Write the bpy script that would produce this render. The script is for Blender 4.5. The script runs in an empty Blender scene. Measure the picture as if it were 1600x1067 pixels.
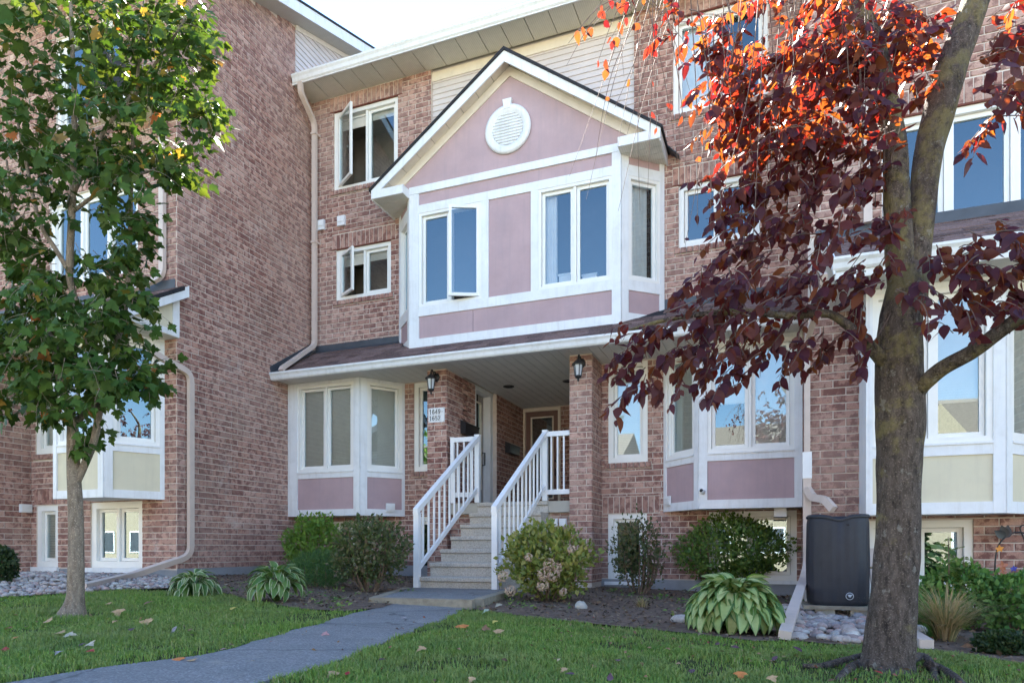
import bpy, math, random
import numpy as np
from mathutils import Vector, Matrix, noise
R = math.radians
rnd = random.Random(7)
scene = bpy.context.scene
col = scene.collection

# ------------------------------------------------------------------ camera, sky, sun, exposure
ZE = 0.55                       # eye height above the lawn
YAW = R(21.0)
FPX, CX, HY = 1066.0, 800.0, 858.0
cam_d = bpy.data.cameras.new('camera')
cam_d.sensor_width = 36.0
cam_d.lens = FPX / 1600 * 36
cam_d.shift_y = (HY - 533.5) / 1600
cam_d.clip_start = 0.05
cam_d.clip_end = 2000
cam = bpy.data.objects.new('camera', cam_d)
cam.location = (0, 0, ZE)
cam.rotation_euler = (R(90), 0, YAW)
col.objects.link(cam)
scene.camera = cam

SUN_EL, SUN_AZ = R(43.5), R(27)     # azimuth: degrees left of the house front's inward normal (+Y)
sun_dir = Vector((-math.sin(SUN_AZ) * math.cos(SUN_EL), math.cos(SUN_AZ) * math.cos(SUN_EL), math.sin(SUN_EL)))
world = bpy.data.worlds.new('World')
scene.world = world
world.use_nodes = True
wn = world.node_tree
wn.nodes.clear()
w_out = wn.nodes.new('ShaderNodeOutputWorld')
w_bg = wn.nodes.new('ShaderNodeBackground')
w_sky = wn.nodes.new('ShaderNodeTexSky')
w_sky.sky_type = 'NISHITA'
w_sky.sun_disc = False
w_sky.sun_elevation = SUN_EL
w_sky.sun_rotation = -SUN_AZ
w_sky.air_density = 1.0
w_sky.dust_density = 0.0
w_sky.ozone_density = 2.0
w_bg.inputs['Strength'].default_value = 0.05
wn.links.new(w_sky.outputs[0], w_bg.inputs['Color'])
wn.links.new(w_bg.outputs[0], w_out.inputs['Surface'])
sun_d = bpy.data.lights.new('sun', 'SUN')
sun_d.energy = 5.0
sun_d.angle = R(0.53)
sun_d.color = (1.0, 0.94, 0.84)
sun = bpy.data.objects.new('sun', sun_d)
sun.rotation_euler = (-sun_dir).to_track_quat('-Z', 'Y').to_euler()
col.objects.link(sun)
scene.view_settings.view_transform = 'Standard'
scene.view_settings.look = 'None'
scene.view_settings.gamma = 1.0
scene.view_settings.use_curve_mapping = False
scene.view_settings.exposure = 3.62

# ------------------------------------------------------------------ measuring helpers
FWD = Vector((-math.sin(YAW), math.cos(YAW), 0))
RGT = Vector((math.cos(YAW), math.sin(YAW), 0))
EYE = Vector((0, 0, ZE))

def ray(u, v):
    return FWD + RGT * ((u - CX) / FPX) + Vector((0, 0, (HY - v) / FPX))

def at(u, v, d):
    return EYE + ray(u, v) * d

def proj(p):
    q = Vector(p) - EYE
    d = q.dot(FWD)
    if d < 0.05:
        return None
    return (CX + FPX * q.dot(RGT) / d, HY - FPX * q.z / d, d)

def sm(a, b, x):
    t = min(1, max(0, (x - a) / (b - a)))
    return t * t * (3 - 2 * t)

def gz(x, y):
    h = max(-.17, min(.16, -.032 * (x + 4.0))) * (0.35 + 0.65 * sm(2, 7, y))
    h += 0.012 * noise.noise(Vector((x * .7, y * .7, 3.1)))
    h -= 0.95 * sm(1.2, -3.5, y)
    return h

def G(u, v, dz=0.0):
    r = ray(u, v)
    d = 5.0
    for _ in range(60):
        p = EYE + r * d
        e = p.z - (gz(p.x, p.y) + dz)
        d = max(.5, min(40, d + e * .7 / max(.03, -r.z)))
    return EYE + r * d

# ------------------------------------------------------------------ objects, parents, properties
WLOC = {}

def tag(o, label=None, cat=None, group=None, kind=None):
    if label: o['label'] = label
    if cat: o['category'] = cat
    if group: o['group'] = group
    if kind: o['kind'] = kind
    return o

def link(o, parent=None):
    col.objects.link(o)
    if parent is not None:
        o.parent = parent
        if parent.name in WLOC:
            o.matrix_parent_inverse = Matrix.Translation(-WLOC[parent.name])
    return o

def thing(name, label, cat, loc=(0, 0, 0), group=None):
    o = bpy.data.objects.new(name, None)
    o.empty_display_size = .2
    o.location = loc
    col.objects.link(o)
    WLOC[o.name] = Vector(loc)
    return tag(o, label, cat, group)

class Frame:
    """u along U, z along W, n along N."""
    def __init__(s, O, U, W=(0, 0, 1), N=None):
        s.O, s.U, s.W = Vector(O), Vector(U).normalized(), Vector(W).normalized()
        s.N = Vector(N).normalized() if N is not None else s.U.cross(s.W).normalized()
    def pt(s, u, n, z):
        return s.O + s.U * u + s.N * n + s.W * z
    def px(s, u, v, n=0.0):
        r = ray(u, v)
        d = (s.O + s.N * n - EYE).dot(s.N) / r.dot(s.N)
        q = EYE + r * d - s.O
        return q.dot(s.U), q.dot(s.W)
    def mat(s, u, n, z):
        p = s.pt(u, n, z)
        M = Matrix((s.U, s.N, s.W)).transposed().to_4x4()
        M.translation = p
        return M

class MB:
    def __init__(s):
        s.v, s.f, s.sm = [], [], []
    def add(s, vs, fs, smooth=False):
        b = len(s.v)
        s.v.extend([tuple(p) for p in vs])
        s.f.extend([tuple(b + i for i in f) for f in fs])
        s.sm.extend([smooth] * len(fs))
        return s
    def hexa(s, p):     # 8 points: bottom 4 ccw, top 4 ccw
        return s.add(p, [(0, 3, 2, 1), (4, 5, 6, 7), (0, 1, 5, 4), (1, 2, 6, 5), (2, 3, 7, 6), (3, 0, 4, 7)])
    def box(s, x0, x1, y0, y1, z0, z1):
        return s.hexa([(x0, y0, z0), (x1, y0, z0), (x1, y1, z0), (x0, y1, z0), (x0, y0, z1), (x1, y0, z1), (x1, y1, z1), (x0, y1, z1)])
    def fb(s, F, u0, u1, n0, n1, z0, z1):
        if (F.U.cross(F.N)).dot(F.W) < 0:
            n0, n1 = n1, n0
        return s.hexa([F.pt(u0, n0, z0), F.pt(u1, n0, z0), F.pt(u1, n1, z0), F.pt(u0, n1, z0), F.pt(u0, n0, z1), F.pt(u1, n0, z1), F.pt(u1, n1, z1), F.pt(u0, n1, z1)])
    def prism(s, poly, off):
        n = len(poly)
        a = [Vector(p) for p in poly]
        b = [p + Vector(off) for p in a]
        fs = [tuple(range(n - 1, -1, -1)), tuple(range(n, 2 * n))]
        fs += [(i, (i + 1) % n, n + (i + 1) % n, n + i) for i in range(n)]
        return s.add(a + b, fs)
    def tube(s, pts, rad, n=8, smooth=True, cap=True, sq=None, wob=0, seed=0):
        P = [Vector(p) for p in pts]
        m = len(P)
        if not hasattr(rad, '__len__'): rad = [rad] * m
        vs, fs = [], []
        ref = None
        for i in range(m):
            t = (P[min(i + 1, m - 1)] - P[max(i - 1, 0)]).normalized()
            if ref is None:
                ref = Vector((0, 0, 1)) if abs(t.z) < .9 else Vector((1, 0, 0))
                ref = (ref - t * ref.dot(t)).normalized()
            else:
                ref = (ref - t * ref.dot(t)).normalized()
            b = t.cross(ref)
            for k in range(n):
                if sq:
                    a, c = sq
                    cx, cy = ((-1, -1), (1, -1), (1, 1), (-1, 1))[k]
                    vs.append(P[i] + ref * (cx * a / 2) + b * (cy * c / 2))
                else:
                    an = 2 * math.pi * k / n
                    r = rad[i]
                    if wob:
                        q = P[i] + ref * math.cos(an) * r + b * math.sin(an) * r
                        r *= 1 + wob * noise.noise(Vector((q.x * 7 + seed, q.y * 7, q.z * 3.0))) + wob * .6 * noise.noise(Vector((q.x * 22 + seed, q.y * 22, q.z * 9)))
                    vs.append(P[i] + ref * math.cos(an) * r + b * math.sin(an) * r)
        for i in range(m - 1):
            for k in range(n):
                fs.append((i * n + k, i * n + (k + 1) % n, (i + 1) * n + (k + 1) % n, (i + 1) * n + k))
        if cap:
            fs.append(tuple(range(n - 1, -1, -1)))
            fs.append(tuple(range((m - 1) * n, m * n)))
        return s.add(vs, fs, smooth)
    def rtube(s, pts, a, c):
        return s.tube(pts, 1, 4, False, True, (a, c))
    def lathe(s, O, prof, n=16, axis=None, smooth=True, sx=1, sy=1):
        O = Vector(O)
        vs, fs = [], []
        for r, z in prof:
            for k in range(n):
                an = 2 * math.pi * k / n
                vs.append(O + Vector((r * math.cos(an) * sx, r * math.sin(an) * sy, z)))
        m = len(prof)
        for i in range(m - 1):
            for k in range(n):
                fs.append((i * n + k, i * n + (k + 1) % n, (i + 1) * n + (k + 1) % n, (i + 1) * n + k))
        fs.append(tuple(range(n - 1, -1, -1)))
        fs.append(tuple(range((m - 1) * n, m * n)))
        return s.add(vs, fs, smooth)
    def mesh(s, name, mat=None):
        me = bpy.data.meshes.new(name)
        me.from_pydata(s.v, [], s.f)
        if any(s.sm):
            me.polygons.foreach_set('use_smooth', s.sm)
        if mat: me.materials.append(mat)
        me.update()
        return me
    def build(s, name, mat, parent=None, label=None, cat=None, group=None, kind=None):
        o = bpy.data.objects.new(name, s.mesh(name, mat))
        link(o, parent)
        return tag(o, label, cat, group, kind)

def np_mesh(name, V, F, mat):
    """V (n,3), F (m,k) same-size faces."""
    me = bpy.data.meshes.new(name)
    V = np.asarray(V, dtype=np.float32); F = np.asarray(F, dtype=np.int32)
    m, k = F.shape
    me.vertices.add(len(V)); me.vertices.foreach_set('co', V.ravel())
    me.loops.add(m * k); me.loops.foreach_set('vertex_index', F.ravel())
    me.polygons.add(m); me.polygons.foreach_set('loop_start', np.arange(0, m * k, k, dtype=np.int32))
    me.update(calc_edges=True)
    me.materials.append(mat)
    return me

# ------------------------------------------------------------------ materials
class NT:
    def __init__(s, name):
        s.m = bpy.data.materials.new(name)
        s.m.use_nodes = True
        s.t = s.m.node_tree
        s.t.nodes.clear()
        s.out = s.n('ShaderNodeOutputMaterial')
    def n(s, ty, **kw):
        nd = s.t.nodes.new(ty)
        for k, v in kw.items():
            if k.startswith('i_'):
                nd.inputs[k[2:].replace('_', ' ')].default_value = v
            else:
                setattr(nd, k, v)
        return nd
    def l(s, a, b):
        s.t.links.new(a, b)
    def pos(s):
        return s.n('ShaderNodeNewGeometry').outputs['Position']
    def noise(s, scale, detail=3, rough=.55, vec=None):
        nd = s.n('ShaderNodeTexNoise')
        nd.inputs['Scale'].default_value = scale
        nd.inputs['Detail'].default_value = detail
        nd.inputs['Roughness'].default_value = rough
        s.l(vec if vec is not None else s.pos(), nd.inputs['Vector'])
        return nd.outputs['Fac']
    def ramp(s, fac, stops):
        r = s.n('ShaderNodeValToRGB')
        e = r.color_ramp.elements
        while len(e) < len(stops): e.new(.5)
        for el, (p, c) in zip(e, stops):
            el.position = p
            el.color = (c, c, c, 1) if not hasattr(c, '__len__') else (*c[:3], 1)
        s.l(fac, r.inputs[0])
        return r.outputs[0]
    def mix(s, fac, a, b, mode='MIX'):
        m = s.n('ShaderNodeMix', data_type='RGBA', blend_type=mode)
        for sock, val in ((m.inputs[0], fac), (m.inputs[6], a), (m.inputs[7], b)):
            if hasattr(val, 'links') or isinstance(val, bpy.types.NodeSocket): s.l(val, sock)
            elif hasattr(val, '__len__'): sock.default_value = (*val[:3], 1)
            else: sock.default_value = val
        return m.outputs[2]
    def math(s, op, a, b=0.0):
        m = s.n('ShaderNodeMath', operation=op)
        for sock, val in zip(m.inputs, (a, b)):
            if isinstance(val, bpy.types.NodeSocket): s.l(val, sock)
            else: sock.default_value = val
        return m.outputs[0]
    def rand(s):
        a = s.n('ShaderNodeObjectInfo').outputs['Random']
        b = s.n('ShaderNodeNewGeometry').outputs['Random Per Island']
        return s.math('FRACT', s.math('ADD', a, b))
    def bump(s, h, strength=.3, dist=.01):
        b = s.n('ShaderNodeBump')
        b.inputs['Strength'].default_value = strength
        b.inputs['Distance'].default_value = dist
        s.l(h, b.inputs['Height'])
        return b.outputs[0]
    def bsdf(s, color, rough=.8, spec=.3, bump=None, metal=0, finish=True):
        p = s.n('ShaderNodeBsdfPrincipled')
        for sock, val in ((p.inputs['Base Color'], color), (p.inputs['Roughness'], rough)):
            if isinstance(val, bpy.types.NodeSocket): s.l(val, sock)
            elif hasattr(val, '__len__'): sock.default_value = (*val[:3], 1)
            else: sock.default_value = val
        p.inputs['Specular IOR Level'].default_value = spec
        p.inputs['Metallic'].default_value = metal
        if bump is not None: s.l(bump, p.inputs['Normal'])
        if finish: s.l(p.outputs[0], s.out.inputs[0])
        return p

M = {}

def mat_brick():
    t = NT('brick')
    r = t.rand()
    base = t.ramp(r, [(0, (.35, .175, .14)), (.2, (.55, .32, .255)), (.4, (.46, .25, .195)), (.65, (.60, .375, .305)), (.88, (.47, .29, .235)), (1, (.30, .155, .13))])
    off = t.n('ShaderNodeVectorMath', operation='ADD')
    cmb = t.n('ShaderNodeCombineXYZ')
    t.l(t.math('MULTIPLY', r, 37.0), cmb.inputs[0]); t.l(t.math('MULTIPLY', r, 19.0), cmb.inputs[2])
    t.l(t.pos(), off.inputs[0]); t.l(cmb.outputs[0], off.inputs[1])
    n1 = t.noise(11, 4, .6, off.outputs[0])
    patch = t.ramp(n1, [(.46, 0), (.57, .88)])
    c = t.mix(patch, base, (.195, .08, .068))
    n2 = t.noise(8, 3, .6, off.outputs[0])
    c = t.mix(t.ramp(n2, [(.60, 0), (.72, .5)]), c, (.68, .49, .42))
    n3 = t.noise(160, 2, .6)
    c = t.mix(t.ramp(n3, [(.35, .45), (.6, 0)]), c, (.09, .055, .05))
    big = t.noise(.55, 2, .5)
    c = t.mix(t.ramp(big, [(.42, 0), (.7, .28)]), c, (.56, .42, .36))
    st = t.noise(.9, 5, .65)
    c = t.mix(t.ramp(st, [(.50, 0), (.72, .45)]), c, (.20, .13, .105))
    ef = t.noise(1.7, 4, .7)
    c = t.mix(t.ramp(ef, [(.62, 0), (.74, .35)]), c, (.72, .66, .62))
    t.bsdf(c, .88, .25, t.bump(t.noise(70, 4, .65), .5, .004))
    return t.m

def mat_simple(name, c, rough=.7, spec=.3, var=.12, scale=6, bumpS=0, bscale=60, dirt=None, rnd_amt=0, streak=None, crack=False):
    t = NT(name)
    n = t.noise(scale, 4, .6)
    c1 = tuple(x * (1 - var) for x in c); c2 = tuple(min(1, x * (1 + var)) for x in c)
    k = t.ramp(n, [(.3, c1), (.7, c2)])
    if rnd_amt:
        rr = t.rand()
        k = t.mix(1.0, k, t.ramp(rr, [(0, 1 - rnd_amt), (1, 1)]), 'MULTIPLY')
    if streak:
        mp = t.n('ShaderNodeMapping'); mp.inputs['Scale'].default_value = (1, 1, .07)
        t.l(t.pos(), mp.inputs[0])
        k = t.mix(t.ramp(t.noise(13, 4, .65, mp.outputs[0]), [(.5, 0), (.74, streak[1])]), k, streak[0])
    if dirt:
        d = t.noise(dirt[1], 5, .65)
        k = t.mix(t.ramp(d, [(.5, 0), (.75, dirt[2])]), k, dirt[0])
    t.bsdf(k, rough, spec, t.bump(t.noise(bscale, 3, .6), bumpS, .004) if bumpS else None)
    return t.m

def mat_glass():
    t = NT('window_glass')
    tr = t.n('ShaderNodeBsdfTransparent'); tr.inputs[0].default_value = (.86, .88, .88, 1)
    gl = t.n('ShaderNodeBsdfGlossy'); gl.inputs['Roughness'].default_value = .0
    gl.inputs['Color'].default_value = (.70, .91, 1, 1)
    wv = t.bump(t.noise(1.3, 1, .4), .02, .02)
    t.l(wv, gl.inputs['Normal'])
    fr = t.n('ShaderNodeFresnel'); fr.inputs['IOR'].default_value = 1.6
    k = t.math('MINIMUM', t.math('ADD', t.math('MULTIPLY', fr.outputs[0], 1.7), .085), .95)
    mx = t.n('ShaderNodeMixShader')
    t.l(k, mx.inputs[0]); t.l(tr.outputs[0], mx.inputs[1]); t.l(gl.outputs[0], mx.inputs[2])
    t.l(mx.outputs[0], t.out.inputs[0])
    return t.m

def mat_speck(name, c, specks, scale, rough=.85, bumpS=.4, var=.15, crack=None):
    t = NT(name)
    v = t.n('ShaderNodeTexVoronoi'); v.inputs['Scale'].default_value = scale
    t.l(t.pos(), v.inputs['Vector'])
    bw = t.n('ShaderNodeSeparateColor'); t.l(v.outputs['Color'], bw.inputs[0])
    k = t.ramp(bw.outputs[0], specks)
    n = t.noise(1.7, 4, .6)
    k2 = t.mix(.55, k, c)
    k2 = t.mix(1.0, k2, t.ramp(n, [(.3, 1 - var), (.7, 1)]), 'MULTIPLY')
    if crack:
        wv = t.n('ShaderNodeVectorMath', operation='ADD'); nz = t.n('ShaderNodeTexNoise'); nz.inputs['Scale'].default_value = 4
        t.l(t.pos(), nz.inputs['Vector']); sc = t.n('ShaderNodeVectorMath', operation='SCALE'); sc.inputs['Scale'].default_value = .25
        t.l(nz.outputs['Color'], sc.inputs[0]); t.l(t.pos(), wv.inputs[0]); t.l(sc.outputs[0], wv.inputs[1])
        vo = t.n('ShaderNodeTexVoronoi', feature='DISTANCE_TO_EDGE'); vo.inputs['Scale'].default_value = crack
        t.l(wv.outputs[0], vo.inputs['Vector'])
        k2 = t.mix(t.ramp(vo.outputs['Distance'], [(0, .7), (.010, 0)]), k2, (.03, .03, .03))
        k2 = t.mix(t.ramp(t.noise(.9, 5, .7), [(.45, 0), (.7, .55)]), k2, tuple(x * .55 for x in c))
        k2 = t.mix(t.ramp(t.noise(2.6, 5, .7), [(.58, 0), (.72, .4)]), k2, (.36, .33, .27))
    t.bsdf(k2, rough, .25, t.bump(t.noise(scale * .8, 3, .6), bumpS, .004))
    return t.m

def mat_leaf(name, stops, tstops, fac=.4, rough=.45, spec=.4, vein=True, back=None, patchy=False):
    t = NT(name)
    r = t.rand()
    c = t.ramp(r, stops)
    tc = t.ramp(r, tstops)
    n = t.noise(30, 3, .6)
    c = t.mix(1.0, c, t.ramp(n, [(.3, .75), (.7, 1)]), 'MULTIPLY')
    if patchy:
        c = t.mix(t.ramp(t.noise(1.1, 4, .65), [(.40, 0), (.66, .7)]), c, (.30, .31, .12))
        c = t.mix(t.ramp(t.noise(2.3, 4, .65), [(.52, 0), (.70, .6)]), c, (.07, .17, .05))
    if back is not None:
        bf = t.n('ShaderNodeNewGeometry').outputs['Backfacing']
        c = t.mix(bf, c, t.mix(.6, c, back))
    p = t.bsdf(c, rough, spec, None, 0, False)
    tl = t.n('ShaderNodeBsdfTranslucent')
    t.l(tc, tl.inputs[0])
    mx = t.n('ShaderNodeMixShader'); mx.inputs[0].default_value = fac
    t.l(p.outputs[0], mx.inputs[1]); t.l(tl.outputs[0], mx.inputs[2])
    t.l(mx.outputs[0], t.out.inputs[0])
    return t.m

def mat_bark(name, c1, c2, lichen=None, scale=1.0):
    t = NT(name)
    mp = t.n('ShaderNodeMapping'); mp.inputs['Scale'].default_value = (1, 1, .35)
    t.l(t.pos(), mp.inputs[0])
    n1 = t.noise(38 * scale, 5, .7, mp.outputs[0])
    c = t.ramp(n1, [(.3, c1), (.68, c2)])
    n2 = t.noise(110 * scale, 3, .7)
    c = t.mix(t.ramp(n2, [(.56, 0), (.68, .7)]), c, tuple(min(1, x * 1.9) for x in c2))
    if lichen:
        n3 = t.noise(5.5, 5, .7)
        z = t.n('ShaderNodeSeparateXYZ'); t.l(t.pos(), z.inputs[0])
        hz = t.n('ShaderNodeMapRange'); hz.inputs[1].default_value = .2; hz.inputs[2].default_value = 1.9
        t.l(z.outputs[2], hz.inputs[0])
        k = t.math('ADD', n3, t.math('MULTIPLY', hz.outputs[0], .16))
        c = t.mix(t.ramp(k, [(.62, 0), (.74, .6)]), c, lichen)
        n4 = t.noise(16, 4, .7)
        c = t.mix(t.ramp(n4, [(.60, 0), (.66, .6)]), c, (.30, .285, .25))
    h = t.math('ADD', n1, t.math('MULTIPLY', n2, .4))
    t.bsdf(c, .9, .2, t.bump(h, 1.0, .03))
    return t.m

def mat_vented(name, c, axis, pitch):
    t = NT(name)
    s = t.n('ShaderNodeSeparateXYZ'); t.l(t.pos(), s.inputs[0])
    w = t.math('FRACT', t.math('MULTIPLY', s.outputs[axis], 1 / pitch))
    k = t.ramp(w, [(0, .72), (.12, 1), (.9, 1), (1, .72)])
    n = t.noise(9, 3, .6)
    cc = t.mix(1.0, t.ramp(n, [(.3, tuple(x * .92 for x in c)), (.7, c)]), k, 'MULTIPLY')
    t.bsdf(cc, .55, .35)
    return t.m

M['brick'] = mat_brick()
M['mortar'] = mat_simple('mortar', (.63, .545, .48), .95, .15, .12, 9, .4, 120, ((.42, .34, .29), 1.1, .4))
M['white'] = mat_simple('white_paint', (.76, .765, .78), .5, .35, .04, 3, .05, 40, ((.42, .40, .37), 7, .22), streak=((.45, .42, .38), .3))
M['vinyl'] = mat_simple('white_vinyl_frame', (.80, .785, .755), .35, .45, .03, 5)
M['almond'] = mat_simple('almond_paint', (.74, .66, .56), .5, .35, .05, 5, 0, 60, ((.45, .38, .31), 8, .2))
M['soffit'] = mat_vented('beige_soffit', (.67, .64, .57), 0, .032)
M['ceiling'] = mat_simple('grey_beige_board', (.72, .695, .655), .55, .3, .05, 4)
M['siding'] = mat_simple('pale_vinyl_siding', (.63, .56, .53), .45, .35, .05, 3)
M['pink'] = mat_simple('mauve_stucco', (.455, .325, .34), .9, .2, .07, 2.3, .35, 130, ((.36, .28, .31), 2.6, .4), streak=((.33, .27, .29), .32))
M['cream'] = mat_simple('cream_panel', (.66, .60, .45), .8, .25, .04, 2.5, .1, 90, ((.5, .44, .36), 3, .3), streak=((.5, .45, .36), .25))
M['shingle'] = mat_simple('brown_shingle', (.23, .15, .135), .95, .15, .25, 35, .6, 220, ((.36, .27, .25), 60, .6), .55)
M['flash'] = mat_simple('dark_flashing', (.055, .062, .075), .45, .5, .2, 5)
M['darkroof'] = mat_simple('dark_shingle_edge', (.03, .03, .035), .9, .2, .3, 30, .5, 150)
M['lintel'] = mat_simple('rust_lintel', (.17, .06, .045), .8, .2, .2, 20)
M['glass'] = mat_glass()
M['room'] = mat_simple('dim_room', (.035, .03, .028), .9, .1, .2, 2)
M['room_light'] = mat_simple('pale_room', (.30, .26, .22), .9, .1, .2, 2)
M['blind'] = mat_simple('pale_blind', (.88, .86, .81), .6, .3, .05, 5)
M['curtain'] = mat_simple('pale_curtain', (.80, .81, .82), .9, .1, .06, 4)
M['concrete'] = mat_simple('foundation_concrete', (.27, .275, .29), .95, .2, .15, 4, .4, 60)
M['aggregate'] = mat_speck('exposed_aggregate', (.50, .46, .41), [(0, (.22, .18, .15)), (.4, (.46, .42, .36)), (.75, (.68, .63, .56)), (1, (.38, .31, .27))], 95, .9, .6)
M['slab'] = mat_simple('landing_slab', (.43, .40, .35), .9, .2, .1, 6, .3, 80)
M['road'] = mat_speck('sunlit_concrete_road', (.33, .32, .30), [(0, (.24, .23, .22)), (.6, (.33, .32, .30)), (1, (.42, .40, .37))], 60, .9, .3)
M['asphalt'] = mat_speck('asphalt_path', (.235, .225, .22), [(0, (.10, .10, .10)), (.6, (.24, .23, .225)), (.9, (.36, .35, .34)), (1, (.5, .49, .47))], 120, .9, .7, crack=.8)
M['timber'] = mat_simple('weathered_timber', (.30, .26, .20), .9, .2, .2, 12, .4, 60, ((.16, .12, .085), 9, .5))
M['metalw'] = mat_simple('white_rail_paint', (.78, .78, .79), .4, .4, .03, 5)
M['black'] = mat_simple('black_metal', (.016, .016, .019), .4, .5, .2, 8)
M['lampglass'] = mat_simple('frosted_lamp_glass', (.52, .54, .57), .15, .6, .05, 8)
M['beige'] = mat_simple('beige_downspout', (.60, .49, .43), .45, .4, .05, 6, 0, 60, ((.42, .34, .29), 11, .25))
M['plastic'] = mat_simple('charcoal_plastic', (.028, .029, .037), .55, .35, .12, 9)
M['soil'] = mat_simple('garden_soil', (.15, .105, .08), .98, .1, .35, 14, .9, 45, ((.22, .165, .125), 26, .6))
M['lawn'] = mat_simple('lawn_base', (.05, .062, .02), .98, .1, .35, 5, .6, 60, ((.10, .08, .045), 4, .4))
M['door'] = mat_simple('brown_red_door', (.20, .115, .095), .5, .35, .06, 4)
M['doorlt'] = mat_simple('taupe_door', (.38, .33, .31), .5, .35, .06, 4)
M['steel'] = mat_simple('dull_brass', (.30, .24, .15), .35, .5, .1, 6)
M['bark'] = mat_bark('grey_brown_bark', (.03, .023, .02), (.165, .13, .11), (.27, .225, .095))
M['barkm'] = mat_bark('smooth_tan_bark', (.17, .13, .10), (.36, .295, .23), None, .8)
M['twig'] = mat_simple('twig', (.16, .115, .10), .8, .2, .3, 20)
M['stem'] = mat_simple('shrub_stem', (.16, .11, .08), .9, .2, .3, 20)
PUR = [(0, (.045, .019, .036)), (.35, (.072, .028, .044)), (.6, (.095, .034, .034)), (.8, (.14, .042, .028)), (1, (.060, .036, .066))]
PURT = [(0, (.20, .008, .006)), (.3, (.30, .02, .008)), (.55, (.36, .06, .010)), (.8, (.40, .115, .014)), (1, (.26, .012, .008))]
M['purple'] = mat_leaf('purple_leaf', PUR, PURT, .40, .5, .22, back=(.13, .08, .10))
GRN = [(0, (.042, .105, .022)), (.5, (.070, .145, .028)), (.9, (.105, .185, .034)), (.965, (.14, .18, .032)), (.98, (.38, .22, .03)), (.99, (.42, .10, .03)), (1, (.36, .26, .04))]
GRNT = [(0, (.03, .06, .005)), (.5, (.05, .085, .007)), (.965, (.09, .11, .010)), (.98, (.30, .19, .02)), (.99, (.3, .09, .02)), (1, (.3, .2, .02))]
M['maple'] = mat_leaf('maple_leaf', GRN, GRNT, .35, .55, .2, back=(.09, .13, .05))
M['grass'] = mat_leaf('grass_blade', [(0, (.16, .30, .06)), (.45, (.23, .39, .075)), (.8, (.32, .45, .085)), (.93, (.40, .43, .11)), (1, (.60, .50, .26))], [(0, (.10, .2, .03)), (1, (.2, .3, .05))], .3, .6, .25, patchy=True)
# ------------------------------------------------------------------ brickwork
CO, BL, BH, J = .089, .257, .079, .010      # course, brick length and height, joint

def cut(rects, hole):
    a0, a1, b0, b1 = hole
    out = []
    for u0, u1, z0, z1 in rects:
        if u1 <= a0 or u0 >= a1 or z1 <= b0 or z0 >= b1:
            out.append((u0, u1, z0, z1)); continue
        if u0 < a0: out.append((u0, a0, z0, z1))
        if u1 > a1: out.append((a1, u1, z0, z1))
        m0, m1 = max(u0, a0), min(u1, a1)
        if z0 < b0: out.append((m0, m1, z0, b0))
        if z1 > b1: out.append((m0, m1, b1, z1))
    return out

class Bricks:
    def __init__(s, root):
        s.root, s.items = root, []
    def course(s, part, F, u0, u1, z0, z1, holes=(), top=None, phase=0.0, n=0.0):
        k = math.floor(z0 / CO)
        while k * CO < z1:
            b0, b1 = max(z0, k * CO), min(z1, k * CO + BH)
            k += 1
            if b1 - b0 < .018: continue
            off = phase + (BL + J) / 2 * (k % 2)
            j = math.floor((u0 - off) / (BL + J))
            while j * (BL + J) + off < u1:
                a0, a1 = max(u0, j * (BL + J) + off), min(u1, j * (BL + J) + off + BL)
                j += 1
                if a1 - a0 < .012: continue
                if top is not None and b1 > min(top(a0), top(a1)): continue
                for r in [q for h in [holes] for q in cutall((a0, a1, b0, b1), h)]:
                    if r[1] - r[0] > .012 and r[3] - r[2] > .018:
                        s.items.append((part, F, *r, n))
    def soldier(s, part, F, u0, u1, z0, z1, n=0.0):
        m = max(1, round((u1 - u0) / (BH + J)))
        w = (u1 - u0) / m
        for i in range(m):
            s.items.append((part, F, u0 + i * w + J / 2, u0 + (i + 1) * w - J / 2, z0, z1, n))
    def build(s, keep=300):
        def size(it):
            _, F, u0, u1, z0, z1, n = it
            q = proj(F.pt((u0 + u1) / 2, n, (z0 + z1) / 2))
            if q is None or not (-10 < q[0] < 1610 and -10 < q[1] < 1077): return -1
            p = EYE - F.pt((u0 + u1) / 2, n, (z0 + z1) / 2)
            return (u1 - u0) * (z1 - z0) / q[2] ** 2 * abs(p.normalized().dot(F.N))
        ranked = sorted(s.items, key=size, reverse=True)
        single = [i for i in ranked[:keep] if size(i) > 0]
        many = ranked[len(single):]
        cache = {}
        br = random.Random(5)
        for part, F, u0, u1, z0, z1, n in single:
            w, h = round(u1 - u0, 3), round(z1 - z0, 3)
            key = (w, h, (F.U.cross(F.N)).dot(F.W) > 0)
            if key not in cache:
                f = Frame((0, 0, 0), (1, 0, 0), (0, 0, 1), (0, 1, 0))
                mb = MB(); brick_faces(mb, f, 0, w, 0, h, 0, not key[2])
                cache[key] = mb.mesh('brick', M['brick'])
            o = bpy.data.objects.new('brick', cache[key])
            link(o, part)
            o.matrix_basis = F.mat(u0, n + br.uniform(-.0015, .002), z0)
        mb = MB()
        for part, F, u0, u1, z0, z1, n in many:
            brick_faces(mb, F, u0, u1, z0, z1, n + br.uniform(-.0015, .002), (F.U.cross(F.N)).dot(F.W) < 0)
        if many:
            mb.build('brickwork', M['brick'], s.root, kind='stuff')

def cutall(r, holes):
    rs = [r]
    for h in holes: rs = cut(rs, h)
    return rs

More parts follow.
